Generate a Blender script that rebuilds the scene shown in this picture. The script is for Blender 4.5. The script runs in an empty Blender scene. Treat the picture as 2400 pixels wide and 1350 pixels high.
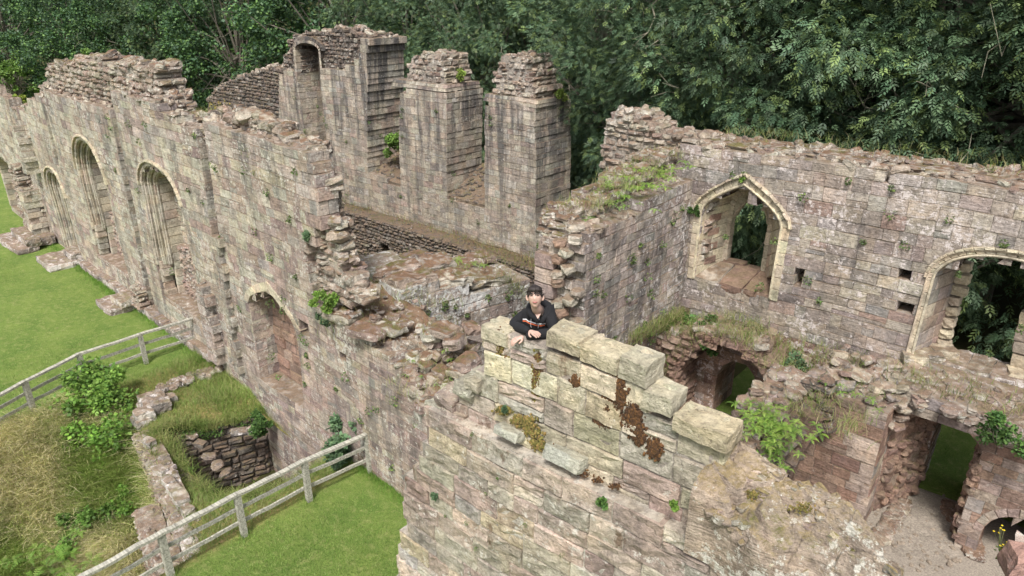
import bpy, math, random
import numpy as np
from mathutils import Vector, Matrix, Euler, noise as mnoise

random.seed(5)
rng = np.random.default_rng(5)
R = math.radians
scene = bpy.context.scene
C = scene.collection

# ------------------------------------------------------------------ camera, sky, sun, exposure
FPX, TH, CAMH, AZ = 1664.0, R(23), 10.8, R(40.7)
cam_d = bpy.data.cameras.new('camera')
cam = bpy.data.objects.new('camera', cam_d)
C.objects.link(cam)
cam.location = (0, 0, CAMH)
cam.rotation_euler = (R(90) - TH, 0, AZ)
cam_d.sensor_width = 36.0
cam_d.lens = 36.0 * FPX / 2400.0
cam_d.clip_start = 0.1
cam_d.clip_end = 1000
scene.camera = cam

world = bpy.data.worlds.new("World")
scene.world = world
world.use_nodes = True
wn = world.node_tree
wn.nodes.clear()
sky = wn.nodes.new('ShaderNodeTexSky')
sky.sky_type = 'NISHITA'
sky.sun_disc = False
SUN_EL, SUN_AZ = R(56), R(150)          # azimuth measured clockwise from +Y
sky.sun_elevation = SUN_EL
sky.sun_rotation = SUN_AZ
sky.air_density = 1.0
sky.dust_density = 4.0
bgn = wn.nodes.new('ShaderNodeBackground')
bgn.inputs['Strength'].default_value = 0.095
hsv = wn.nodes.new('ShaderNodeHueSaturation')
hsv.inputs['Saturation'].default_value = 0.45
wo = wn.nodes.new('ShaderNodeOutputWorld')
wn.links.new(sky.outputs[0], hsv.inputs['Color'])
wn.links.new(hsv.outputs[0], bgn.inputs[0])
wn.links.new(bgn.outputs[0], wo.inputs[0])

sd = bpy.data.lights.new('sun', 'SUN')
sd.energy = 2.0
sd.angle = R(12)
sd.color = (1.0, 0.96, 0.9)
sun = bpy.data.objects.new('sun', sd)
C.objects.link(sun)
sdir = Vector((math.sin(SUN_AZ) * math.cos(SUN_EL), math.cos(SUN_AZ) * math.cos(SUN_EL), math.sin(SUN_EL)))
sun.rotation_euler = sdir.to_track_quat('Z', 'Y').to_euler()
sun.location = (0, 0, 40)
scene.view_settings.view_transform = 'Standard'
scene.view_settings.look = 'None'
scene.view_settings.gamma = 1.0
scene.view_settings.exposure = 1.12

# ------------------------------------------------------------------ helpers: surveying
def ray(px, py):
    a, b = px - 1200.0, py - 675.0
    dn = b * math.cos(TH) + FPX * math.sin(TH)
    F = FPX * math.cos(TH) - b * math.sin(TH)
    return np.array([-math.sin(AZ) * F + math.cos(AZ) * a, math.cos(AZ) * F + math.sin(AZ) * a, -dn])

def at(px, py, X=None, Y=None, Z=None):
    r = ray(px, py)
    s = X / r[0] if X is not None else Y / r[1] if Y is not None else (Z - CAMH) / r[2]
    return np.array([r[0] * s, r[1] * s, CAMH + r[2] * s])

class Frame:
    """vertical wall plane through two plan points, s runs from P0 to P1, n points out of the face"""
    def __init__(self, P0, P1):
        self.P0 = np.array([P0[0], P0[1], 0.0])
        d = np.array([P1[0] - P0[0], P1[1] - P0[1], 0.0])
        self.L = float(np.linalg.norm(d))
        self.u = d / self.L
        self.n = np.array([self.u[1], -self.u[0], 0.0])
    def p(self, s, z, d=0.0):
        # old masonry: courses sag and faces bulge a little
        k = self.P0[1]
        d = d + .028 * math.sin(.83 * s + .61 * z + k) + .012 * math.sin(2.9 * s - 1.7 * z)
        z = z + .022 * math.sin(.71 * s + k) + .010 * math.sin(2.3 * s + .9 * z)
        s = s + .014 * math.sin(1.9 * z + .4 * s)
        return self.P0 + self.u * s - self.n * d + np.array([0, 0, z])
    def px(self, x, y, d=0.0):
        r = ray(x, y)
        o = self.P0 - self.n * d
        c = np.array([0, 0, CAMH])
        t = np.dot(o - c, self.n) / np.dot(r, self.n)
        q = c + r * t
        return (float(np.dot(q - self.P0, self.u)), float(q[2]))
    def poly(self, pts, d=0.0):
        return [self.px(x, y, d) for x, y in pts]

def inside(poly, x, y):
    c = False
    j = len(poly) - 1
    for i in range(len(poly)):
        xi, yi = poly[i]; xj, yj = poly[j]
        if (yi > y) != (yj > y) and x < (xj - xi) * (y - yi) / (yj - yi) + xi:
            c = not c
        j = i
    return c

# ------------------------------------------------------------------ helpers: objects
LOC = {}
def thing(name, label, cat, loc=(0, 0, 0), group=None, kind=None):
    o = bpy.data.objects.new(name, None)
    C.objects.link(o)
    o.empty_display_size = 0.3
    o.location = [float(v) for v in loc]
    LOC[o.name] = np.array(o.location)
    o['label'] = label
    o['category'] = cat
    if group: o['group'] = group
    if kind: o['kind'] = kind
    return o

def tag(o, label=None, cat=None, group=None, kind=None):
    if label: o['label'] = label
    if cat: o['category'] = cat
    if group: o['group'] = group
    if kind: o['kind'] = kind
    return o

def base_of(o):
    p = np.zeros(3)
    while o is not None:
        p = p + np.array(o.location)
        o = o.parent
    return p

class MB:
    def __init__(self):
        self.V = []; self.Q = []; self.T = []; self.Cc = []; self.n = 0
    def add(self, V, Q=None, T=None, col=(.5, .5, .5)):
        V = np.asarray(V, float)
        m = len(V)
        self.V.append(V)
        if Q is not None and len(Q): self.Q.append(np.asarray(Q, np.int64) + self.n)
        if T is not None and len(T): self.T.append(np.asarray(T, np.int64) + self.n)
        c = np.asarray(col, float)
        if c.ndim == 1: c = np.tile(c[:3], (m, 1))
        self.Cc.append(c)
        self.n += m
    def build(self, name, mat, parent=None, smooth=False, label=None):
        me = bpy.data.meshes.new(name)
        if self.n == 0:
            return None
        V = np.concatenate(self.V)
        off = base_of(parent) if parent is not None else np.zeros(3)
        V = V - off
        Q = np.concatenate(self.Q) if self.Q else np.zeros((0, 4), np.int64)
        T = np.concatenate(self.T) if self.T else np.zeros((0, 3), np.int64)
        me.vertices.add(len(V)); me.vertices.foreach_set('co', V.astype(np.float32).ravel())
        nl = Q.size + T.size
        me.loops.add(nl)
        me.loops.foreach_set('vertex_index', np.concatenate([Q.ravel(), T.ravel()]).astype(np.int32))
        me.polygons.add(len(Q) + len(T))
        ls = np.concatenate([np.arange(len(Q)) * 4, Q.size + np.arange(len(T)) * 3]).astype(np.int32)
        me.polygons.foreach_set('loop_start', ls)
        me.update(calc_edges=True)
        me.validate()
        ca = me.color_attributes.new('Col', 'FLOAT_COLOR', 'POINT')
        cc = np.concatenate(self.Cc)
        cc = np.concatenate([cc, np.ones((len(cc), 1))], axis=1).astype(np.float32)
        ca.data.foreach_set('color', cc.ravel())
        me.polygons.foreach_set('use_smooth', np.full(len(me.polygons), smooth))
        me.materials.append(mat)
        o = bpy.data.objects.new(name, me)
        C.objects.link(o)
        o.parent = parent
        if label: o['label'] = label
        if name in ('loose_rubble', 'twig', 'wall_footing', 'moss', 'tumbled_stones', 'petals'): o['kind'] = 'stuff'
        return o

BOXQ = [(0, 3, 2, 1), (4, 5, 6, 7), (0, 1, 5, 4), (1, 2, 6, 5), (2, 3, 7, 6), (3, 0, 4, 7)]
def add_hexa(mb, a, b, col):
    """a: 4 points, b: 4 points (offset copy); closed box"""
    mb.add(np.vstack([a, b]), Q=BOXQ, col=col)

def add_box(mb, c, size, rz=0.0, col=(.5, .5, .5), jit=0.0):
    x, y, z = [v / 2 for v in size]
    P = np.array([(-x, -y, -z), (x, -y, -z), (x, y, -z), (-x, y, -z), (-x, -y, z), (x, -y, z), (x, y, z), (-x, y, z)])
    if jit: P = P + rng.normal(0, jit, P.shape)
    cs, sn = math.cos(rz), math.sin(rz)
    P = P @ np.array([[cs, sn, 0], [-sn, cs, 0], [0, 0, 1]]) + np.array(c)
    mb.add(P, Q=BOXQ, col=col)

def tube(mb, pts, radii, col=(.5, .5, .5), seg=5):
    pts = [np.asarray(p, float) for p in pts]
    n = len(pts)
    V = []
    for i, p in enumerate(pts):
        d = pts[min(i + 1, n - 1)] - pts[max(i - 1, 0)]
        d = d / (np.linalg.norm(d) + 1e-9)
        a = np.cross(d, (0, 0, 1.0))
        if np.linalg.norm(a) < .05: a = np.cross(d, (0, 1.0, 0))
        a /= np.linalg.norm(a); b = np.cross(d, a)
        r = radii[i] if hasattr(radii, '__len__') else radii
        for k in range(seg):
            t = 2 * math.pi * k / seg
            V.append(p + r * (math.cos(t) * a + math.sin(t) * b))
    Q = [(i * seg + k, i * seg + (k + 1) % seg, (i + 1) * seg + (k + 1) % seg, (i + 1) * seg + k)
         for i in range(n - 1) for k in range(seg)]
    T = [(0, k + 1, k) for k in range(1, seg - 1)] + [((n - 1) * seg, (n - 1) * seg + k, (n - 1) * seg + k + 1) for k in range(1, seg - 1)]
    mb.add(V, Q=Q, T=T, col=col)

# ------------------------------------------------------------------ materials
def nodes_of(m):
    m.use_nodes = True
    nt = m.node_tree
    nt.nodes.clear()
    out = nt.nodes.new('ShaderNodeOutputMaterial')
    bs = nt.nodes.new('ShaderNodeBsdfPrincipled')
    nt.links.new(bs.outputs[0], out.inputs[0])
    return nt, bs, out

class NB:
    def __init__(self, nt):
        self.nt = nt
        self.pos = nt.nodes.new('ShaderNodeNewGeometry')
        self.P = self.pos.outputs['Position']
    def link(self, a, b): self.nt.links.new(a, b)
    def scaled(self, v):
        m = self.nt.nodes.new('ShaderNodeVectorMath'); m.operation = 'MULTIPLY'
        self.link(self.P, m.inputs[0]); m.inputs[1].default_value = v
        return m.outputs[0]
    def noise(self, scale, detail=4, rough=.55, vec=None, dist=0.0):
        n = self.nt.nodes.new('ShaderNodeTexNoise')
        n.inputs['Scale'].default_value = scale; n.inputs['Detail'].default_value = detail
        n.inputs['Roughness'].default_value = rough; n.inputs['Distortion'].default_value = dist
        self.link(vec if vec is not None else self.P, n.inputs['Vector'])
        return n.outputs['Fac']
    def ramp(self, x, a, b, lo=0.0, hi=1.0):
        n = self.nt.nodes.new('ShaderNodeMapRange')
        n.inputs['From Min'].default_value = a; n.inputs['From Max'].default_value = b
        n.inputs['To Min'].default_value = lo; n.inputs['To Max'].default_value = hi
        self.link(x, n.inputs['Value'])
        return n.outputs['Result']
    def math(self, op, a, b=None):
        n = self.nt.nodes.new('ShaderNodeMath'); n.operation = op
        for i, v in enumerate((a, b)):
            if v is None: continue
            if isinstance(v, (int, float)): n.inputs[i].default_value = v
            else: self.link(v, n.inputs[i])
        return n.outputs[0]
    def mix(self, fac, a, b, mode='MIX'):
        n = self.nt.nodes.new('ShaderNodeMix'); n.data_type = 'RGBA'; n.blend_type = mode
        for sock, v in ((n.inputs[0], fac), (n.inputs[6], a), (n.inputs[7], b)):
            if isinstance(v, (int, float)): sock.default_value = v
            elif isinstance(v, tuple): sock.default_value = (v[0], v[1], v[2], 1)
            else: self.link(v, sock)
        return n.outputs[2]
    def scale_col(self, col, f):
        n = self.nt.nodes.new('ShaderNodeVectorMath'); n.operation = 'SCALE'
        self.link(col, n.inputs[0]); self.link(f, n.inputs[3])
        return n.outputs[0]
    def attr(self):
        n = self.nt.nodes.new('ShaderNodeAttribute'); n.attribute_name = 'Col'
        return n.outputs['Color']

def stone_mat(name, lichen=.5, streak=.3, moss=.6, green=.3, bump=1.0, pale=(.60, .58, .52), bed=1.0, dirt=(.17, .12, .082), rust=0.0, zr=None, mt=(.36, .52), sw=(.5, .62, .38, .6)):
    m = bpy.data.materials.new(name)
    nt, bs, out = nodes_of(m)
    b = NB(nt)
    col = b.attr()
    n1 = b.noise(1.3, 5, .6)
    col = b.scale_col(col, b.ramp(n1, .3, .7, .72, 1.22))
    n2 = b.noise(18, 6, .7)
    col = b.scale_col(col, b.ramp(n2, .3, .7, .66, 1.32))
    gr = b.noise(3.4, 9, .74, dist=.4)
    col = b.mix(b.ramp(gr, .50, .64, 0, .62), col, b.mix(1.0, col, (.36, .33, .31), 'MULTIPLY'))
    # bedding of the sandstone: fine, slightly tilted layers
    bd = b.noise(1.0, 5, .65, vec=b.scaled((2.2, 2.2, 34)), dist=.25)
    col = b.scale_col(col, b.ramp(bd, .32, .68, 1 - .2 * bed, 1 + .14 * bed))
    # warm / cool mottling
    wm = b.noise(2.6, 4, .6)
    col = b.mix(b.ramp(wm, .45, .75, 0, .35), col, b.mix(1.0, col, (1.05, .86, .62), 'MULTIPLY'))
    # dark run-off streaks
    st = b.noise(1.0, 5, .65, vec=b.scaled((2.4, 2.4, .22)))
    st2 = b.noise(.45, 3, .5)
    sf = b.math('MULTIPLY', b.ramp(st, sw[0], sw[1]), b.ramp(st2, sw[2], sw[3]))
    if zr:
        sz_ = nt.nodes.new('ShaderNodeSeparateXYZ'); b.link(b.P, sz_.inputs[0])
        sf = b.math('MULTIPLY', sf, b.ramp(sz_.outputs['Z'], zr[0], zr[1], .5, 1))
    col = b.mix(b.math('MULTIPLY', sf, streak), col, (.075, .073, .075))
    # lichen: pale crust in patches and spots
    l1 = b.noise(8.5, 11, .78, dist=.2)
    l2 = b.noise(.8, 4, .6)
    th = b.math('SUBTRACT', .625, b.math('MULTIPLY', b.ramp(l2, .32, .62), .13 * lichen))
    lf = b.math('MULTIPLY', b.ramp(b.math('SUBTRACT', l1, th), 0, .05), min(.92, .4 + lichen * .5))
    col = b.mix(lf, col, pale)
    # dark specks
    sp = b.noise(30, 3, .6)
    col = b.mix(b.ramp(sp, .62, .70, 0, .6), col, (.07, .055, .045))
    if rust:
        rr = b.noise(1.0, 6, .65, vec=b.scaled((2.6, 2.6, 1.1)))
        col = b.mix(b.math('MULTIPLY', b.ramp(rr, .60, .65), rust), col, (.10, .045, .018))
    # soil and moss caught on upward faces
    sx = nt.nodes.new('ShaderNodeSeparateXYZ'); b.link(b.pos.outputs['Normal'], sx.inputs[0])
    up = b.ramp(sx.outputs['Z'], .45, .85)
    mn = b.noise(4.5, 6, .7)
    mf = b.math('MULTIPLY', b.math('MULTIPLY', up, b.ramp(mn, mt[0], mt[1])), moss)
    gn = b.noise(2.2, 5, .6)
    mc = b.mix(b.ramp(gn, .5, .62, 0, green), dirt, (.085, .095, .022))
    mc = b.scale_col(mc, b.ramp(n2, .3, .7, .6, 1.5))
    col = b.mix(mf, col, mc)
    b.link(col, bs.inputs['Base Color'])
    bs.inputs['Roughness'].default_value = .92
    bs.inputs['Specular IOR Level'].default_value = .25
    h = b.math('ADD', b.math('MULTIPLY', b.noise(9, 8, .68), 1.0), b.math('MULTIPLY', bd, .5 * bed))
    h = b.math('ADD', h, b.math('MULTIPLY', b.noise(42, 4, .6), .35))
    bp = nt.nodes.new('ShaderNodeBump')
    bp.inputs['Strength'].default_value = .85
    bp.inputs['Distance'].default_value = .05 * bump
    b.link(h, bp.inputs['Height']); b.link(bp.outputs[0], bs.inputs['Normal'])
    return m

def leaf_mat(name, col, var=.5, trans=.25, rough=.5, dark=(.5, .5, .5)):
    m = bpy.data.materials.new(name)
    nt, bs, out = nodes_of(m)
    b = NB(nt)
    c = b.mix(1.0, b.attr(), col, 'MULTIPLY')
    n = b.noise(1.1, 3, .5)
    c = b.scale_col(c, b.ramp(n, .3, .7, 1 - var * .6, 1 + var * .6))
    b.link(c, bs.inputs['Base Color'])
    bs.inputs['Roughness'].default_value = rough
    bs.inputs['Specular IOR Level'].default_value = .3
    tr = nt.nodes.new('ShaderNodeBsdfTranslucent')
    b.link(c, tr.inputs[0])
    mx = nt.nodes.new('ShaderNodeMixShader'); mx.inputs[0].default_value = trans
    b.link(bs.outputs[0], mx.inputs[1]); b.link(tr.outputs[0], mx.inputs[2]); b.link(mx.outputs[0], out.inputs[0])
    return m

def plain_mat(name, col, rough=.8, var=.2, scale=12, bump=0.0, attr=False, stretch=None):
    m = bpy.data.materials.new(name)
    nt, bs, out = nodes_of(m)
    b = NB(nt)
    base = b.attr() if attr else b.mix(0.0, col, col)
    n = b.noise(scale, 6, .65, vec=b.scaled(stretch) if stretch else None)
    base = b.scale_col(base, b.ramp(n, .3, .7, 1 - var, 1 + var))
    b.link(base, bs.inputs['Base Color'])
    bs.inputs['Roughness'].default_value = rough
    if bump:
        bp = nt.nodes.new('ShaderNodeBump'); bp.inputs['Distance'].default_value = bump
        bp.inputs['Strength'].default_value = .7
        b.link(n, bp.inputs['Height']); b.link(bp.outputs[0], bs.inputs['Normal'])
    return m

M = {}
M['buff'] = stone_mat('buff_ashlar', sw=(.5, .62, .34, .52), lichen=.9, streak=.5, moss=.9, green=.3, bed=1.1)
M['pink'] = stone_mat('pink_ashlar', lichen=.35, streak=.25, moss=.9, green=.2)
M['tower'] = stone_mat('streaked_ashlar', zr=(2.2, 6.2), sw=(.45, .58, .3, .48), lichen=.6, streak=.85, moss=.9, green=.5, bed=1.2)
M['white'] = stone_mat('lichen_ashlar', sw=(.46, .58, .34, .5), lichen=1.3, streak=.6, moss=.85, green=.5, pale=(.60, .56, .54))
M['dark'] = stone_mat('dark_rubble', lichen=.55, streak=.5, moss=.9, green=.5, bump=1.6)
M['rubble'] = stone_mat('rubble_stone', dirt=(.17, .108, .072), lichen=.85, streak=.15, moss=.75, green=.4, bump=1.5, bed=.6)
M['fore'] = stone_mat('weathered_ashlar', lichen=.7, streak=.3, moss=.25, green=.3, bed=.6, rust=.6)
M['cope'] = stone_mat('coping_stone', lichen=.7, streak=.25, moss=.3, green=.8, bed=.5, pale=(.62, .62, .50), dirt=(.24, .21, .12), bump=1.3)
M['red'] = stone_mat('red_sandstone', lichen=.12, streak=.3, moss=.7, green=.6, bed=1.3)
M['dress'] = stone_mat('dressed_stone', lichen=.25, streak=.15, moss=.4, green=.4, bed=.5, bump=.6)

M['mossy'] = stone_mat('mossy_rubble', dirt=(.16, .098, .062), lichen=.9, streak=.15, moss=1.0, green=.65, bump=1.5, bed=.6)

PAL = {
    'buff': [((.47, .43, .33), 4), ((.42, .39, .32), 3), ((.45, .37, .29), 3), ((.36, .34, .30), 2), ((.38, .28, .22), 1), ((.52, .48, .38), 2)],
    'pink': [((.43, .33, .28), 5), ((.38, .28, .25), 3), ((.47, .39, .32), 3), ((.32, .23, .22), 2), ((.44, .38, .27), 1), ((.33, .30, .28), 1)],
    'tower': [((.44, .38, .30), 4), ((.50, .44, .35), 4), ((.38, .33, .28), 2), ((.43, .33, .27), 2), ((.46, .43, .38), 2)],
    'white': [((.40, .34, .31), 4), ((.45, .37, .33), 3), ((.36, .28, .25), 2), ((.32, .30, .28), 2)],
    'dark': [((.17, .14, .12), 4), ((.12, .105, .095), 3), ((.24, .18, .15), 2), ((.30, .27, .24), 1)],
    'rubble': [((.36, .28, .23), 4), ((.42, .37, .30), 4), ((.27, .19, .16), 2), ((.48, .44, .37), 3), ((.22, .17, .14), 1)],
    'fore': [((.48, .43, .34), 4), ((.46, .36, .30), 4), ((.41, .30, .26), 2), ((.42, .39, .33), 3), ((.50, .41, .27), 1), ((.38, .35, .33), 1)],
    'cope': [((.52, .47, .35), 3), ((.47, .44, .34), 2), ((.55, .50, .39), 1)],
    'red': [((.29, .19, .15), 4), ((.34, .23, .18), 3), ((.25, .17, .14), 2), ((.33, .25, .20), 1)],
    'right': [((.40, .33, .28), 4), ((.36, .30, .26), 3), ((.31, .25, .24), 2), ((.44, .38, .30), 3), ((.30, .28, .27), 2), ((.38, .26, .22), 1)],
    'dress': [((.54, .49, .37), 3), ((.50, .45, .35), 2), ((.52, .45, .35), 2)],
}
def pick(pal, dv=.17):
    L = PAL[pal]
    k = random.choices(range(len(L)), [w for _, w in L])[0]
    f = 1 + random.uniform(-dv, dv)
    W = sum(w for _, w in L)
    mean = [sum(c[i] * w for c, w in L) / W for i in range(3)]
    c = [.9 * a + .1 * b_ for a, b_ in zip(L[k][0], mean)]
    g = sum(c) / 3
    sat = .9 if pal in ('red', 'cope', 'dress') else .72
    tint = (1.0, .985, .945)
    return tuple(max(.02, (g + (v - g) * sat) * f * t_ * (1 + random.uniform(-.03, .03))) for v, t_ in zip(c, tint))

# ------------------------------------------------------------------ stone primitives
def face_stone(mb, c00, c10, c11, c01, n, out=.012, inn=.1, ch=.015, gap=.007, col=(.4, .35, .3), nx=1, nz=1, rough=.004):
    """one stone with its visible face on the quad c00..c01; n is the outward normal"""
    c00, c10, c11, c01 = [np.asarray(c, float) for c in (c00, c10, c11, c01)]
    w = np.linalg.norm(c10 - c00) + np.linalg.norm(c11 - c01)
    h = np.linalg.norm(c01 - c00) + np.linalg.norm(c11 - c10)
    w, h = w / 2, h / 2
    if w < .02 or h < .02: return
    def lin(k, L):
        g = min(gap / L, .2); c = min((gap + ch) / L, .35)
        return np.concatenate([[g], np.linspace(c, 1 - c, k + 1), [1 - g]])
    S = lin(nx, w); T = lin(nz, h)
    S2, T2 = np.meshgrid(S, T)
    S3 = S2[..., None]; T3 = T2[..., None]
    P = (1 - S3) * (1 - T3) * c00 + S3 * (1 - T3) * c10 + S3 * T3 * c11 + (1 - S3) * T3 * c01
    ny_, nx_ = S2.shape
    edge = np.zeros((ny_, nx_), bool); edge[0] = edge[-1] = True; edge[:, 0] = edge[:, -1] = True
    tl = rng.normal(0, .35 * ch, 2)
    off = out + rng.normal(0, rough, (ny_, nx_)) + tl[0] * (S2 - .5) + tl[1] * (T2 - .5)
    off = np.where(edge, out - ch * 1.1, off)
    P = P + off[..., None] * n
    # wobble corners
    P = P + rng.normal(0, ch * .18, P.shape)
    idx = np.arange(ny_ * nx_).reshape(ny_, nx_)
    Q = np.stack([idx[:-1, :-1], idx[:-1, 1:], idx[1:, 1:], idx[1:, :-1]], -1).reshape(-1, 4)
    V = P.reshape(-1, 3)
    ring = np.concatenate([idx[0, :], idx[1:, -1], idx[-1, -2::-1], idx[-2:0:-1, 0]])
    B = V[ring] - (inn + out) * n
    k0 = len(V); m = len(ring)
    r2 = np.roll(ring, -1); kk = np.arange(m) + k0; k2 = np.roll(kk, -1)
    Q2 = np.stack([ring, kk, k2, r2], -1)
    mb.add(np.vstack([V, B]), Q=np.vstack([Q, Q2]), col=col)

# lumpy stones to stamp
def _lump(k, blocky):
    g = np.linspace(-1, 1, 4)
    pts = {}
    V = []; Q = []
    def vid(p):
        key = tuple(np.round(p, 4))
        if key not in pts:
            pts[key] = len(V); V.append(np.array(p))
        return pts[key]
    for ax in range(3):
        for sgn in (-1, 1):
            for i in range(3):
                for j in range(3):
                    q = []
                    for (a, b_) in ((i, j), (i + 1, j), (i + 1, j + 1), (i, j + 1)):
                        p = np.zeros(3); p[ax] = sgn; p[(ax + 1) % 3] = g[a]; p[(ax + 2) % 3] = g[b_]
                        q.append(vid(p))
                    if sgn < 0: q = q[::-1]
                    Q.append(q)
    V = np.array(V)
    U = V / np.linalg.norm(V, axis=1)[:, None]
    W = V * blocky * .82 + U * (1 - blocky) * 1.08
    off = Vector((k * 7.3, k * 3.1, k * 1.7))
    for i in range(len(W)):
        d = mnoise.noise_vector(Vector(U[i]) * 1.3 + off)
        e = mnoise.noise_vector(Vector(U[i]) * 3.5 + off)
        W[i] += np.array(d) * .28 + np.array(e) * .12
    return W, np.array(Q)
LUMPS = [_lump(k, b) for k, b in enumerate([.15, .3, .45, .6, .75, .3, .5, .65, .2, .4, .7, .55])]

def rotm(rx, ry, rz):
    return np.array(Euler((rx, ry, rz)).to_matrix())

def lump(mb, c, size, col, rz=None, tilt=.3, kinds=None):
    V, Q = LUMPS[random.choice(kinds) if kinds else random.randrange(len(LUMPS))]
    rz = random.uniform(0, 6.28) if rz is None else rz
    Rm = rotm(random.gauss(0, tilt), random.gauss(0, tilt), rz)
    s = np.asarray(size, float) / 2
    mb.add((V * s) @ Rm.T + np.asarray(c), Q=Q, col=col)

ASH = dict(ch=(.18, .32), bw=(.22, .62), out=.006, cham=.008, gap=.004, inn=.1, rough=.005, nx=2, nz=1, jit=.007)
BIG = dict(ch=(.24, .34), bw=(.32, .75), out=.01, cham=.011, gap=.005, inn=.1, rough=.007, nx=3, nz=2, jit=.014)
RUB = dict(ch=(.10, .19), bw=(.12, .38), out=.05, cham=.045, gap=.012, inn=.1, rough=.02, nx=2, nz=1, jit=.03)
MIX = dict(ch=(.15, .24), bw=(.18, .46), out=.022, cham=.022, gap=.01, inn=.1, rough=.008, nx=1, nz=1, jit=.015)

class Arch:
    """an opening: jambs at sL, sR from z0 up to the spring zs, then an arch up to za"""
    def __init__(self, sL, sR, z0, zs, za, depth=None, rect=False, pointed=False):
        self.pointed = pointed
        self.sL, self.sR, self.z0, self.zs, self.za = sL, sR, z0, zs, za
        self.depth, self.rect = depth, rect
        self.c = (sL + sR) / 2; self.w = (sR - sL) / 2; self.r = za - zs
    def half(self, z):
        if self.rect or z <= self.zs: return self.w
        h = z - self.zs
        if h >= self.r: return 0.0
        if self.r >= self.w:
            Rr = (self.w ** 2 + self.r ** 2) / (2 * self.w)
            return max(0.0, math.sqrt(max(0, Rr * Rr - h * h)) - (Rr - self.w))
        if self.pointed: return self.w * (1 - (h / self.r) ** 1.75)
        return self.w * math.sqrt(max(0, 1 - (h / self.r) ** 2))
    def L(self, z): return self.c - self.half(z)
    def Rr(self, z): return self.c + self.half(z)
    def path(self, off=0.0, n=9, z0=None):
        """list of (s, z) from left foot over the head to the right foot, offset outwards by off"""
        a = self if off == 0 else Arch(self.sL - off, self.sR + off, self.z0, self.zs, self.za + off * (1.25 if (self.r >= self.w or self.pointed) else 1.0), rect=self.rect, pointed=self.pointed)
        zb = self.z0 if z0 is None else z0
        left = []
        nj = max(1, int(round((self.zs - zb) / .3)))
        for i in range(nj): left.append((a.sL, zb + (self.zs - zb) * i / nj))
        if self.rect:
            left.append((a.sL, a.za))
        else:
            for i in range(n + 1):
                t = math.pi / 2 * i / n
                z = self.zs + a.r * math.sin(t)
                left.append((a.L(z), z))
        right = [(2 * a.c - s, z) for s, z in reversed(left)]
        if not self.rect and abs(left[-1][0] - right[0][0]) < 1e-6: right = right[1:]
        return left + right

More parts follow.
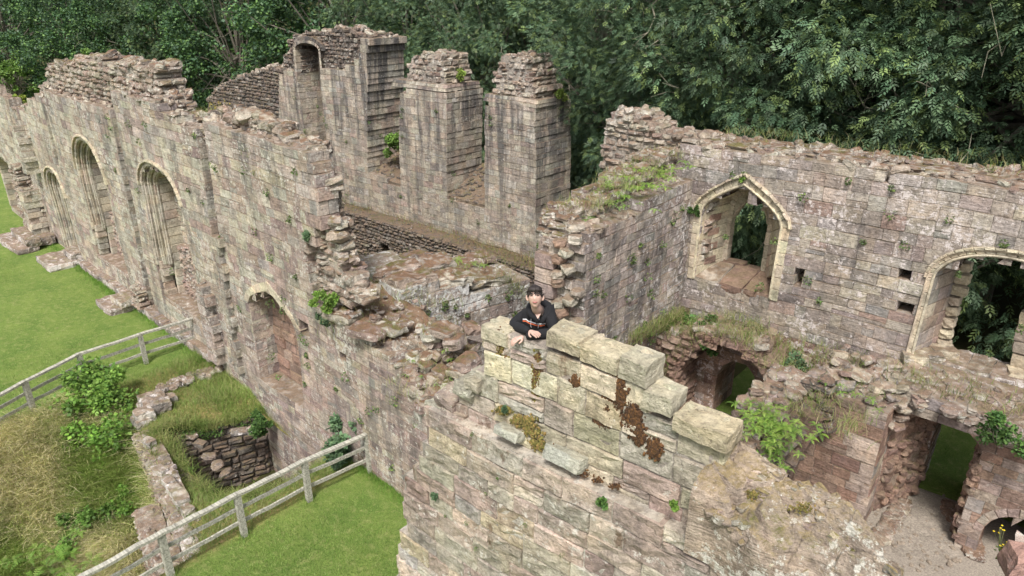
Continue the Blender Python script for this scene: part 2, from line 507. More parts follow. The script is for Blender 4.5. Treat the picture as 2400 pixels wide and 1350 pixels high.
def fill(mb, fr, outline, depth=0.0, thick=1.0, opens=(), st=ASH, pal='buff', s0=None, s1=None, zlist=(), top=None,
         ends=True, coring=True, rag=0.0, mort=None, seed=None, jamb=True, patch=None):
    """lay courses of stones over an outline (s, z) of a wall face, with a solid core behind"""
    if seed is not None:
        random.seed(seed)
    xs = [p[0] for p in outline]; zs = [p[1] for p in outline]
    smin, smax, zmin, zmax = min(xs), max(xs), min(zs), max(zs)
    rows = [zmin]
    while rows[-1] < zmax: rows.append(rows[-1] + random.uniform(*st['ch']))
    fixed = [o.z0 for o in opens] + [o.za for o in opens if o.rect] + list(zlist)
    for zf in fixed:
        if zmin < zf < rows[-1]:
            rows = [r for r in rows if abs(r - zf) > .07 or r in fixed or r in (rows[0], rows[-1])] + [zf]
    rows = sorted(set(rows))
    mort = mort or {'fore': (.50, .46, .40), 'dark': (.12, .10, .09), 'red': (.25, .18, .15)}.get(pal if isinstance(pal, str) else '', (.36, .32, .28))
    kept_prev = None
    grid = []
    for i in range(len(rows) - 1):
        z0, z1 = rows[i], rows[i + 1]
        if z1 - z0 < .05: grid.append([]); continue
        zm = (z0 + z1) / 2
        pieces = []
        cr = []
        for k in range(len(outline)):
            (xa_, za_), (xb_, zb_) = outline[k - 1], outline[k]
            if (za_ > zm) != (zb_ > zm): cr.append(xa_ + (xb_ - xa_) * (zm - za_) / (zb_ - za_))
        cr.sort()
        cells = []
        for k in range(0, len(cr) - 1, 2):
            lo_, hi_ = cr[k] + random.uniform(-rag, rag), cr[k + 1] + random.uniform(-rag, rag)
            if hi_ - lo_ < .06: continue
            s = lo_
            while s < hi_ - 1e-6:
                w = random.uniform(*st['bw'])
                e = hi_ if hi_ - s - w < st['bw'][0] * .6 else s + w
                cells.append((s, e)); s = e
        for (a, b_) in cells:
            parts = [(a, b_, a, b_)]     # bottom left, bottom right, top left, top right
            for o in opens:
                if zm <= o.z0 or zm >= o.za: continue
                L0, L1 = o.L(z0), o.L(min(z1, o.za)); R0, R1 = o.Rr(z0), o.Rr(min(z1, o.za))
                if o.rect and z1 > o.za + 1e-6: L1 = o.sL; R1 = o.sR
                new = []
                for (p, q, p1, q1) in parts:
                    if min(q, q1) <= min(L0, L1) or max(p, p1) >= max(R0, R1):
                        if q <= min(L0, L1) or p >= max(R0, R1): new.append((p, q, p1, q1)); continue
                    lp = (p, min(q, L0), p1, min(q1, L1))
                    if max(lp[1] - lp[0], lp[3] - lp[2]) > .03:
                        new.append((lp[0], max(lp[0], lp[1]), lp[2], max(lp[2], lp[3])))
                    rp = (max(p, R0), q, max(p1, R1), q1)
                    if max(rp[1] - rp[0], rp[3] - rp[2]) > .03:
                        new.append((min(rp[0], rp[1]), rp[1], min(rp[2], rp[3]), rp[3]))
                parts = new
            pieces += parts
        pieces.sort()
        grid.append(pieces)
        for (p, q, p1, q1) in pieces:
            j = st['jit']
            P = pal(p + (q - p) / 2, zm) if callable(pal) else pal
            zz = [random.uniform(-.009, .009) for _ in range(4)]
            cs = [(p, z0 + zz[0]), (q, z0 + zz[1]), (q1, z1 + zz[2]), (p1, z1 + zz[3])]
            subs = [cs]
            if z1 - z0 > .2 and random.random() < .10:
                f_ = random.uniform(.4, .6); L_ = (p, z0 + (z1 - z0) * f_); R_ = (q, z0 + (z1 - z0) * f_)
                L_ = (p + (p1 - p) * f_, L_[1]); R_ = (q + (q1 - q) * f_, R_[1])
                subs = [[cs[0], cs[1], R_, L_], [L_, R_, cs[2], cs[3]]]
            for cs in subs:
                face_stone(mb, *[fr.p(x_, z_, depth) for x_, z_ in cs], fr.n,
                       out=st['out'] + random.uniform(-j, j), inn=st['inn'], ch=st['cham'], gap=st['gap'],
                       col=pick(P), nx=st['nx'], nz=st['nz'], rough=st['rough'])
            if coring:
                d0 = depth + (.009 if st['cham'] < .012 else .012); d1 = depth + thick
                A = [fr.p(p, z0, d0), fr.p(q, z0, d0), fr.p(q1, z1, d0), fr.p(p1, z1, d0)]
                B = [fr.p(p, z0, d1), fr.p(q, z0, d1), fr.p(q1, z1, d1), fr.p(p1, z1, d1)]
                add_hexa(mb, A, B, mort)
        # returns: stones on the exposed ends of each run
        if ends:
            for k, (p, q, p1, q1) in enumerate(pieces):
                lfree = k == 0 or pieces[k - 1][1] < p - .02 or pieces[k - 1][3] < p1 - .02
                rfree = k == len(pieces) - 1 or pieces[k + 1][0] > q + .02 or pieces[k + 1][2] > q1 + .02
                for free, sb, st_, sg in ((lfree, p, p1, -1), (rfree, q, q1, 1)):
                    if not free: continue
                    d = depth
                    while d < depth + thick - .03:
                        dd = min(random.uniform(.25, .6), depth + thick - d)
                        a, b2 = (d, d + dd)
                        nn = fr.u * sg
                        cc = [fr.p(sb, z0, a), fr.p(sb, z0, b2), fr.p(st_, z1, b2), fr.p(st_, z1, a)]
                        if sg < 0: cc = [cc[1], cc[0], cc[3], cc[2]]
                        face_stone(mb, *cc, nn, out=st['out'] + (random.uniform(0, .015) if rag < .05 or (k > 0 and sg < 0) or (k < len(pieces) - 1 and sg > 0) else random.uniform(-.01, .10)), inn=.1, ch=st['cham'], gap=st['gap'],
                                   col=pick(pal(p, zm) if callable(pal) else pal), nx=1, nz=1, rough=st['rough'])
                        d += dd
    # rubble lying on every exposed top
    if top:
        tm, dens, size, tp = top
        zc = rows
        for i, pieces in enumerate(grid):
            above = grid[i + 1] if i + 1 < len(grid) else []
            for (p, q, p1, q1) in pieces:
                n_s = max(1, int((q1 - p1) * 12))
                for k in range(n_s):
                    sm = p1 + (q1 - p1) * (k + .5) / n_s
                    if any(a <= sm <= b2 for (a, b2, _, _) in above): continue
                    ztop = rows[i + 1]
                    if any(o.z0 - .4 < ztop < o.za + .05 and o.sL < sm < o.sR for o in opens): continue
                    area = (q1 - p1) / n_s * thick
                    m_ = np.random.default_rng(int(sm * 9973 + i * 31) & 0xffffff).poisson(area * dens)
                    for _ in range(m_):
                        sz = random.uniform(*size)
                        pos = fr.p(sm + random.uniform(-.08, .08), ztop + sz * random.uniform(-.05, .16), depth + random.uniform(.04, max(.05, thick - .04)))
                        lump(tm, pos, (sz * random.uniform(.9, 1.6), sz * random.uniform(.8, 1.2), sz * random.uniform(.5, .8)), pick(tp, .2))
    return grid, rows

def soffit(mb, fr, arch, d0, d1, pal='dress', n=8, gap=.006, out=.01, split=.5, off=0.0, z0=None, arch2=None):
    """stones lining jambs and arch from depth d0 to d1 (arch2: a smaller profile at d1 makes a splay)"""
    A = arch.path(off, n, z0); B = (arch2 or arch).path(off if arch2 is None else 0, n, z0)
    if len(A) != len(B):
        m = min(len(A), len(B)); A = A[:m]; B = B[:m]
    k = max(1, int(round((d1 - d0) / split)))
    for i in range(len(A) - 1):
        cuts = sorted([0, 1] + [min(.95, max(.05, (j + 1) / k + random.uniform(-.12, .12))) for j in range(k - 1)])
        for j in range(len(cuts) - 1):
            def pt(P, Q, t): return fr.p(P[0] * (1 - t) + Q[0] * t, P[1] * (1 - t) + Q[1] * t, d0 + (d1 - d0) * t)
            c = [pt(A[i], B[i], cuts[j]), pt(A[i], B[i], cuts[j + 1]), pt(A[i + 1], B[i + 1], cuts[j + 1]), pt(A[i + 1], B[i + 1], cuts[j])]
            nn = np.cross(c[1] - c[0], c[3] - c[0]); L = np.linalg.norm(nn)
            if L < 1e-8: continue
            nn /= L
            cen = fr.p(arch.c, min(arch.zs, (A[i][1] + A[i + 1][1]) / 2), (d0 + d1) / 2)
            if np.dot(cen - c[0], nn) < 0:
                nn = -nn; c = [c[1], c[0], c[3], c[2]]
            face_stone(mb, *c, nn, out=out, inn=.12, ch=.012, gap=gap, col=pick(pal), nx=1, nz=1)

def ring(mb, fr, arch, w, d, pal='dress', n=8, out=.02, inn=.12, off=0.0, z0=None, jambs=True, head_only=False, gap=.005, ch=.012):
    """a band of cut stones round an opening, on the plane at depth d"""
    A = arch.path(off, n, z0); B = arch.path(off + w, n, z0)
    m = min(len(A), len(B))
    for i in range(m - 1):
        if head_only and (A[i][1] < arch.zs - .01 or A[i + 1][1] < arch.zs - .01): continue
        c = [fr.p(*B[i], d), fr.p(*A[i], d), fr.p(*A[i + 1], d), fr.p(*B[i + 1], d)]
        nn = np.cross(c[1] - c[0], c[3] - c[0])
        if np.dot(nn, fr.n) < 0: c = [c[1], c[0], c[3], c[2]]
        face_stone(mb, *c, fr.n, out=out, inn=inn, ch=ch, gap=gap, col=pick(pal, .07), nx=1, nz=1, rough=.003)

def orders(mb, fr, arch, k, w=.11, dstep=.13, pal='buff', z0=None, n=9):
    """k receding orders of moulding inside an arch; returns the innermost profile and its depth"""
    cur = arch; d = 0.0
    for i in range(k):
        inner = Arch(cur.sL + w, cur.sR - w, cur.z0, cur.zs, cur.za - w * 1.15)
        ring(mb, fr, inner, w, d, pal=pal, n=n, out=.0 if i else .012, inn=.1, z0=z0, gap=.003, ch=.03)
        soffit(mb, fr, inner, d, d + dstep, pal=pal, n=n, split=9, z0=z0, gap=.003)
        # a roll in the angle
        P = inner.path(.0, n, z0)
        tube(mb, [fr.p(s, z, d + dstep * .55) for s, z in P], .028, col=pick(pal, .05), seg=6)
        d += dstep; cur = inner
    return cur, d

# ------------------------------------------------------------------ plants
def blades(mb, cs, h, w, lean=.5, seg=3, cols=((.10, .14, .03),), az=None, curve=.6):
    """grass blades; cs: root points"""
    cs = np.asarray(cs, float); n = len(cs)
    hh = h * rng.uniform(.55, 1.25, n)
    a = rng.uniform(0, 2 * math.pi, n) if az is None else rng.normal(az, .7, n)
    ln = np.abs(rng.normal(lean, .25, n))
    dirs = np.stack([np.cos(a), np.sin(a), np.zeros(n)], 1)
    side = np.stack([-np.sin(a), np.cos(a), np.zeros(n)], 1)
    fc = rng.normal(0, .7, n); side = side * np.cos(fc)[:, None] + np.stack([np.zeros(n), np.zeros(n), np.sin(fc) * .3], 1)
    V = []
    for k in range(seg + 1):
        t = k / seg
        c = cs + np.array([0, 0, 1.0]) * (hh * (t - curve * .35 * ln * t * t))[:, None] + dirs * (hh * ln * (t ** 1.7))[:, None]
        ww = w * (1 - t * .85)
        V.append(c - side * ww / 2); V.append(c + side * ww / 2)
    V = np.stack(V, 1)                       # n, 2(seg+1), 3
    m = V.shape[1]
    base = (np.arange(n) * m)[:, None]
    Q = np.concatenate([base + np.array([[2 * k, 2 * k + 1, 2 * k + 3, 2 * k + 2]]) for k in range(seg)], 0)
    cl = np.asarray(cols)[rng.integers(0, len(cols), n)] * rng.uniform(.75, 1.3, (n, 1))
    mb.add(V.reshape(-1, 3), Q=Q, col=np.repeat(cl, m, 0))

def diamonds(mb, c, d, s, L, W, col):
    """leaf-shaped quads: c root, d direction, s side vector, arrays"""
    n = len(c)
    L = np.broadcast_to(L, n)[:, None]; W = np.broadcast_to(W, n)[:, None]
    V = np.stack([c, c + d * L * .45 + s * W / 2, c + d * L, c + d * L * .45 - s * W / 2], 1)
    Q = (np.arange(n) * 4)[:, None] + np.array([[0, 1, 2, 3]])
    mb.add(V.reshape(-1, 3), Q=Q, col=np.repeat(col, 4, 0))

def unit(a): return a / (np.linalg.norm(a, axis=-1, keepdims=True) + 1e-9)

def ash_leaves(mb, cen, out_dir, size=.3, pairs=3, cols=((.1, .15, .08),)):
    """pinnate leaves hanging from points cen, pointing roughly along out_dir"""
    n = len(cen)
    d = unit(out_dir + rng.normal(0, .55, (n, 3)) + np.array([0, 0, -.25]))
    s = unit(np.cross(d, rng.normal(0, .35, (n, 3)) + np.array([0, 0, 1.0])))
    L = size * rng.uniform(.7, 1.3, n)
    cl = np.asarray(cols)[rng.integers(0, len(cols), n)] * rng.uniform(.7, 1.4, (n, 1))
    droop = np.array([0, 0, -1.0])
    for k in range(pairs):
        t = .3 + .6 * k / pairs
        c = cen + d * (L * t)[:, None] + droop * (L * .25 * t * t)[:, None]
        for sg in (-1, 1):
            dd = unit(d * .55 + s * sg * .9 + droop * .25 + rng.normal(0, .12, (n, 3)))
            diamonds(mb, c, dd, unit(np.cross(dd, np.cross(s, d)) + 1e-3), L * .42, L * .15, cl)
    c = cen + d * (L * .8)[:, None] + droop * (L * .2)[:, None]
    diamonds(mb, c, unit(d + droop * .3), s, L * .4, L * .16, cl)

def broad_leaves(mb, cen, out_dir, size=.16, cols=((.1, .15, .08),)):
    n = len(cen)
    d = unit(out_dir * .6 + rng.normal(0, .6, (n, 3)) + np.array([0, 0, -.2]))
    s = unit(np.cross(d, out_dir * .3 + rng.normal(0, .4, (n, 3)) + np.array([0, 0, 1.0])))
    L = size * rng.uniform(.6, 1.35, n)
    cl = np.asarray(cols)[rng.integers(0, len(cols), n)] * rng.uniform(.7, 1.4, (n, 1))
    diamonds(mb, cen, d, s, L, L * .85, cl)

def fern(mb, c, r=.3, n=7, cols=((.16, .30, .05),), up=.8, n0=None):
    """a shuttlecock of arching fronds"""
    c = np.asarray(c, float)
    for i in range(n):
        a = 2 * math.pi * i / n + random.uniform(-.35, .35)
        L = r * random.uniform(.7, 1.2)
        d = np.array([math.cos(a), math.sin(a), 0])
        if n0 is not None: d = d + n0 * .8
        side = np.array([-math.sin(a), math.cos(a), 0])
        K = 9
        el = random.uniform(.5, 1.1) * up
        ts = np.linspace(.12, 1, K)
        pts = c + d * (L * ts)[:, None] + np.array([0, 0, 1.0]) * (L * (el * ts - el * .95 * ts ** 2.2))[:, None]
        col = np.asarray(random.choice(cols)) * random.uniform(.75, 1.25)
        wid = L * .24 * np.sin(np.pi * np.clip(ts * .92 + .06, 0, 1)) ** .8
        tang = np.gradient(pts, axis=0); tang = unit(tang)
        for sg in (-1, 1):
            dd = unit(side * sg + tang * .35 + np.array([0, 0, -.1]))
            diamonds(mb, pts, dd, tang, wid, np.full(K, L * .06), np.tile(col, (K, 1)))
        V = np.repeat(pts, 2, 0); V[1::2] += side * .006; V[0::2] -= side * .006
        Q = [(2 * k, 2 * k + 1, 2 * k + 3, 2 * k + 2) for k in range(K - 1)]
        mb.add(V, Q=Q, col=col * .8)

def leafball(mb, c, rad, n, size, cols, flat=1.0, shell=.45):
    u = unit(rng.normal(0, 1, (n, 3)))
    rr = rng.uniform(shell, 1, n) ** .6
    P = np.asarray(c) + u * rr[:, None] * np.asarray(rad) * np.array([1, 1, flat])
    broad_leaves(mb, P, u, size, cols)

M['fern'] = leaf_mat('fern_green', (1, 1, 1), .4, .3, .6)
M['grass'] = leaf_mat('grass_blade', (1, 1, 1), .35, .3, .6)
M['leafA'] = leaf_mat('ash_leaf', (1, 1, 1), .35, .22, .5)
M['leafB'] = leaf_mat('broad_leaf', (1, 1, 1), .5, .22, .5)
M['bark'] = plain_mat('bark', (.17, .15, .12), .9, .3, 8, .02)
M['twig'] = plain_mat('pale_twig', (.26, .24, .18), .9, .25, 12, .01)
M['petal'] = plain_mat('yellow_petal', (.75, .55, .02), .6, .15, 40)
M['purple'] = plain_mat('purple_petal', (.35, .16, .42), .6, .15, 40)
M['wood'] = plain_mat('weathered_timber', (.32, .31, .26), .9, .6, 1.0, .012, stretch=(2, 24, 24))
M['moss'] = plain_mat('moss', (.2, .15, .04), 1.0, .4, 25, .03, attr=True)
GREENF = ((.17, .30, .05), (.13, .24, .045), (.22, .33, .07))
GRASSC = ((.16, .22, .05), (.22, .25, .08), (.30, .27, .13), (.12, .19, .04))
DRYC = ((.34, .28, .15), (.28, .27, .12), (.22, .23, .08), (.40, .34, .2))

# ================================================================== GROUND
def smooth(a, b, x):
    t = np.clip((x - a) / (b - a), 0, 1)
    return t * t * (3 - 2 * t)

PIT = [(-17.9, 6.05), (-17.0, 8.6), (-13.3, 8.6), (-13.6, 7.2), (-14.3, 5.75)]
TERR_W = ((-19.2, 5.75), (-12.6, 4.35))          # outer terrace wall line
def terr_y(x):
    (x0, y0), (x1, y1) = TERR_W
    return y0 + (y1 - y0) * (x - x0) / (x1 - x0)

def ground_h(X, Y):
    z = .05 * np.sin(X * .5) * np.cos(Y * .6)
    # long-grass bank falling from the upper fence into the ditch
    fall = smooth(-21.0, -15.6, X)
    side = smooth(0.25, -.35, Y - terr_y(X))
    rise = 1 - smooth(-13.3, -12.35, X)
    z = z - 2.7 * fall * side * rise * (1 + .12 * np.sin(Y * 2.1 + X))
    z = np.where((side < .5), z, z)
    # terrace sits a little below the lawn and slopes to the pit
    terr = smooth(-20.6, -19.2, X) * (1 - smooth(-12.9, -12.2, X)) * (1 - side)
    far = np.sqrt(((X + 15.3) / 2.5) ** 2 + ((Y - 7.3) / 2.0) ** 2)
    z = z - .45 * (1 - smooth(.75, 1.15, far)) * (1 - smooth(-13.6, -13.0, X)) + .03 * np.sin(X * 5.1) * np.sin(Y * 6.3) * terr
    z = z - .28 * terr
    return z

def mottled_ground(name, cols, bump=.02, dirtcol=None, dirt_amt=0.0, vcol=True, fine=60):
    m = bpy.data.materials.new(name)
    nt, bs, out = nodes_of(m)
    b = NB(nt)
    a, c, d = cols
    n1 = b.noise(.7, 8, .72); n2 = b.noise(5, 7, .75); n3 = b.noise(fine, 5, .7)
    col = b.mix(b.ramp(n1, .35, .65), a, c)
    col = b.mix(b.ramp(n2, .5, .72, 0, .8), col, d)
    col = b.scale_col(col, b.ramp(n3, .3, .7, .62, 1.4))
    if dirtcol:
        n4 = b.noise(1.9, 6, .7)
        col = b.mix(b.ramp(n4, .66 - dirt_amt, .72 - dirt_amt), col, dirtcol)
    if vcol:
        col = b.mix(1.0, col, b.attr(), 'MULTIPLY')
    b.link(col, bs.inputs['Base Color'])
    bs.inputs['Roughness'].default_value = .95
    bs.inputs['Specular IOR Level'].default_value = .15
    bp = nt.nodes.new('ShaderNodeBump'); bp.inputs['Strength'].default_value = .8; bp.inputs['Distance'].default_value = bump
    b.link(b.math('ADD', n3, b.math('MULTIPLY', n2, 1.5)), bp.inputs['Height']); b.link(bp.outputs[0], bs.inputs['Normal'])
    return m

M['lawn'] = mottled_ground('lawn', ((.115, .19, .04), (.20, .27, .065), (.33, .34, .13)), .09, (.27, .21, .14), -.015, fine=38)
M['soil'] = mottled_ground('soil', ((.05, .05, .02), (.07, .075, .025), (.09, .06, .035)), .06)
M['court'] = mottled_ground('sandy_floor', ((.235, .205, .17), (.275, .24, .20), (.195, .165, .14)), .012, (.18, .14, .11), -.05, fine=30)
M['turf'] = mottled_ground('rough_turf', ((.13, .17, .035), (.19, .20, .06), (.26, .23, .10)), .05, (.13, .09, .05), .0)

def grid_sheet(name, xs, ys, hf, mat, colf=None, hole=None):
    mb = MB()
    X, Y = np.meshgrid(xs, ys)
    Z = hf(X, Y)
    V = np.stack([X, Y, Z], -1).reshape(-1, 3)
    idx = np.arange(V.shape[0]).reshape(X.shape)
    Q = np.stack([idx[:-1, :-1], idx[:-1, 1:], idx[1:, 1:], idx[1:, :-1]], -1).reshape(-1, 4)
    if hole:
        cx = V[Q].mean(1)
        keep = np.array([not inside(hole, p[0], p[1]) for p in cx])
        Q = Q[keep]
    col = colf(X, Y).reshape(-1, 3) if colf else np.ones(3)
    mb.add(V, Q=Q, col=col)
    o = mb.build(name, mat, None, smooth=True)
    o['kind'] = 'structure'
    return o

xs = np.concatenate([np.arange(-60, -24, 1.5), np.arange(-24, -8, .12), np.arange(-8, 30, .5)])
ys = np.concatenate([np.arange(-40, 1, 2.0), np.arange(1, 9.9, .12)])
def bank_amount(X, Y):
    return smooth(-21.1, -20.6, X) * smooth(.3, -.1, Y - terr_y(X)) * (1 - smooth(-12.8, -12.4, X))
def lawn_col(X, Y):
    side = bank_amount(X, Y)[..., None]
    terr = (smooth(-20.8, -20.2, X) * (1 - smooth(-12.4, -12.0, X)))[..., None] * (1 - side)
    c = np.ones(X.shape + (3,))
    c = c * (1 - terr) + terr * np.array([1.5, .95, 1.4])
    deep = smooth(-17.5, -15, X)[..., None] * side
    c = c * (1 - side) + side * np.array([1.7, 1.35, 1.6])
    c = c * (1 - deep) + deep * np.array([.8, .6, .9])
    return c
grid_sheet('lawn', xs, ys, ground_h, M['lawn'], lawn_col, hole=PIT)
# far ground, beyond and between the walls
grid_sheet('ground', np.arange(-160, 161, 4.0), np.concatenate([np.arange(15.9, 60, 2.0), np.arange(60, 200, 5.0)]),
           lambda X, Y: -1.0 + 1.7 * smooth(-9, -6, X) + .22 * np.clip(Y - 34, 0, 60) * (1 + .1 * np.sin(X * .3)), M['soil'])  # dark rise at the back is added to block sky light behind the trees
grid_sheet('inner_ground', np.arange(-60, -7.9, .6), np.arange(9.6, 16.6, .4), lambda X, Y: -1.15 + .05 * np.sin(X * 2 + Y), M['soil'])
grid_sheet('courtyard_floor', np.arange(-7.3, 12.1, .2), np.arange(4.6, 15.6, .2),
           lambda X, Y: .8 + .015 * np.sin(X * 3) * np.cos(Y * 2.3), M['court'])
grid_sheet('outer_lawn', np.arange(-6.5, 12, .5), np.arange(15.2, 21.1, .5), lambda X, Y: .83 + .02 * np.sin(X * 3 + Y), M['lawn'],
           lambda X, Y: np.ones(X.shape + (3,)))

grid_sheet('far_lawn', np.arange(-200, -33.9, 4.0), np.arange(-60, 24.1, 4.0), lambda X, Y: -.06 + 0 * X, M['lawn'])
# ================================================================== THE LONG CHURCH WALL (left)
W1 = Frame((-40, 9.91), (-7.3, 8.165))
w1 = thing('ruined_wall', 'long ruined buff and pink stone wall with blind arches beside the left lawn', 'wall', (-22, 8.95, 0))
def s_of(fr, x, y, d=0.0): return fr.px(x, y, d)[0]

sR_end = W1.L
out1 = [(s_of(W1, 0, 228) - 5, 7.2)] + W1.poly([(0, 228), (58, 262), (66, 238), (98, 222), (112, 215), (258, 252), (261, 210), (320, 232), (386, 257),
        (394, 272), (465, 302), (470, 290), (560, 312), (640, 330), (692, 342), (722, 365), (738, 400), (742, 440), (752, 500), (738, 560), (712, 600), (718, 645), (735, 705),
        (790, 745), (860, 790), (905, 830), (940, 872), (965, 915), (1000, 962), (1040, 985)]) + [(sR_end, 2.6), (sR_end, -.3),
        (W1.px(760, 1040)[0], -.3), (W1.px(760, 1040)[0], -2.9), (s_of(W1, 590, 950), -2.9), (s_of(W1, 590, 950), -.3), (-1, -.3)]
# arches
a_door = Arch(s_of(W1, 598, 800), s_of(W1, 694, 800), W1.px(650, 915)[1], W1.px(690, 770)[1], W1.px(640, 694)[1], pointed=True)
a_n3 = Arch(s_of(W1, 345, 520), s_of(W1, 436, 520), 1.15, W1.px(420, 470)[1] - .1, W1.px(368, 385)[1])
a_n2 = Arch(s_of(W1, 187, 430), s_of(W1, 252, 430), .95, W1.px(225, 410)[1] - .15, W1.px(188, 318)[1])
a_n1 = Arch(s_of(W1, 122, 470), s_of(W1, 158, 470), .1, W1.px(140, 450)[1] - .1, W1.px(108, 388)[1])
a_n0 = Arch(s_of(W1, 12, 440), s_of(W1, 44, 440), .2, W1.px(40, 420)[1] - .3, W1.px(22, 378)[1])
scar = lambda x, y, w, z0, z1: Arch(s_of(W1, x, y) - w / 2, s_of(W1, x, y) + w / 2, z0, z1, z1, rect=True)
sc2 = scar(485, 420, .5, .4, W1.px(466, 305)[1] + .3)
sc1 = scar(294, 420, .5, .4, W1.px(266, 260)[1] + .6)
sc0 = scar(114, 300, .4, 4.2, 7.9)
hole1 = Arch(s_of(W1, 797, 832), s_of(W1, 812, 832), W1.px(800, 846)[1], W1.px(800, 820)[1], W1.px(800, 820)[1], rect=True)
hole2 = Arch(s_of(W1, 699, 765), s_of(W1, 720, 765), W1.px(712, 792)[1], W1.px(712, 752)[1], W1.px(712, 752)[1], rect=True)
opens1 = [a_door, a_n3, a_n2, a_n1, a_n0, sc2, sc1, sc0, hole1, hole2]
def pal1(s, z):
    x = s + 0.0
    if z > 6.6 + .4 * math.sin(s * 1.3) and random.random() < .65: return 'white'
    k = .12 + .75 * (smooth(W1.px(480, 600)[0], W1.px(760, 600)[0], s)) * float(1 - .6 * smooth(4.8, 6.5, z)) + (.3 if z < 2.2 else 0)
    return 'pink' if random.random() < k else 'buff'
mb = MB(); tp = MB()
TH1 = .5
fill(mb, W1, out1, 0, TH1, opens1, ASH, pal1, top=(tp, 10, (.10, .24), 'rubble'), rag=.12, seed=11)
mb.build('masonry', M['buff'], w1)
low = W1.poly([(700, 640), (735, 705), (790, 745), (860, 790), (905, 830), (940, 872), (965, 915), (1000, 962), (1040, 985)])
low = [(low[0][0], 4.3), (low[1][0], 4.15)] + low[2:] + [(sR_end, 2.6), (sR_end, -.3), (low[0][0], -.3)]
tp.build('loose_rubble', M['rubble'], w1)
m = MB()
fill(m, W1, low, .5, 1.25, (), MIX, 'rubble', top=(m, 10, (.08, .2), 'rubble'), rag=.08, seed=12)
m.build('wall_core', M['rubble'], w1)

def backfill(fr, arch, d, pal, mat, parent, name, st=MIX, low=None, grow=.06):
    """the stonework closing a blind opening at depth d"""
    P = [(arch.sL - grow, arch.z0 - .02)] + [(s, z + (grow if z > arch.zs else 0)) for s, z in arch.path(0, 10)] + [(arch.sR + grow, arch.z0 - .02)]
    m = MB()
    fill(m, fr, P, d, .25, (), st, pal, ends=False)
    return m.build(name, mat, parent)

for nm, a, k, pal, mat, d_extra, lab in (('blind_arch', a_n3, 3, 'buff', 'buff', .45, None), ('blind_arch', a_n2, 3, 'buff', 'buff', .45, None),
                                    ('doorway', a_n1, 4, 'buff', 'buff', .35, None)):
    m = MB()
    inner, d = orders(m, W1, a, k, w=.11, dstep=.15, pal=pal, z0=a.z0 + (1.1 if a is not a_n1 else 0))
    # hood mould
    ring(m, W1, a, .09, -.03, pal='dress', n=9, out=.05, head_only=True)
    soffit(m, W1, inner, d, d + d_extra, pal=pal, n=9, z0=a.z0)
    # plain lower jambs
    for sg, se in ((-1, a.sL), (1, a.sR)):
        z = a.z0
        while a is not a_n1 and z < a.z0 + 1.05:
            h = random.uniform(.2, .3)
            w_ = random.uniform(.05, .3)
            s0_, s1_ = (se, se + w_) if sg < 0 else (se - w_, se)
            face_stone(m, W1.p(s0_, z, .1), W1.p(s1_, z, .1), W1.p(s1_, z + h, .1), W1.p(s0_, z + h, .1), W1.n, out=.03, inn=.3, ch=.03, col=pick('buff'))
            z += h
    o = m.build(nm, M['dress'], w1)
    bf = Arch(a.sL - .02, a.sR + .02, a.z0, a.zs, a.za)
    backfill(W1, inner if a is a_n1 else bf, d + d_extra - .03, 'buff' if a is not a_n1 else 'pink', M['buff'], o, 'infill')
    if a is not a_n1:
        r_ = MB()
        P = [(a.sL, a.z0 - .05), (a.sR, a.z0 - .05), (a.sR, a.z0 + 2.1), (a.sL + .3, a.z0 + 1.7), (a.sL, a.z0 + 1.3)]
        fill(r_, W1, P, d + d_extra - .22, .25, (), RUB, 'pink', ends=False)
        r_.build('rubble_infill', M['rubble'], o)
    # thin cusped tracery still hanging in the head
    if a is a_n3:
        t = MB()
        for q in range(2):
            P = Arch(inner.sL + .02 + q * .07, inner.sR - .02 - q * .07, inner.z0, inner.zs - .35, inner.za - .06 - q * .1).path(0, 8, inner.zs - .4)
            P = P[len(P) // 2 - 1:]
            tube(t, [W1.p(s, z, d + .02) for s, z in P], .028, col=pick('dress'), seg=6)
        t.build('tracery', M['dress'], o)
m = MB()
soffit(m, W1, a_n0, 0, .6, pal='buff', n=8)
ring(m, W1, a_n0, .14, 0, pal='buff', out=.02)
o = m.build('blind_arch', M['dress'], w1)
backfill(W1, a_n0, .55, 'pink', M['buff'], o, 'infill')
# blocked door nearest to the fence
m = MB()
ring(m, W1, a_door, .24, 0, pal='dress', n=5, out=.02, head_only=True, inn=.2)
soffit(m, W1, a_door, 0, .72, pal='pink', n=6)
i2 = Arch(a_door.sL + .1, a_door.sR - .1, a_door.z0, a_door.zs, a_door.za - .12, pointed=True)
ring(m, W1, i2, .1, .12, pal='dress', n=8, out=.0, head_only=True)
o = m.build('doorway', M['dress'], w1)
bb = backfill(W1, a_door, .62, 'red', M['pink'], o, 'infill', st=dict(BIG, jit=.05, out=.03, cham=.03, nx=1, nz=1))
m = MB()
for a in (a_door, a_n3, a_n2, a_n1, a_n0):
    L_ = [(a.sL - .1, .02), (a.sR + .1, .02), (a.sR + .1, 1.3), (a.sL - .1, 1.3)]
    add_hexa(m, [W1.p(s_, a.z0 - .4, d_) for s_, d_ in L_], [W1.p(s_, a.z0 - .004, d_) for s_, d_ in L_], pick('pink'))
m.build('sill', M['buff'], w1)
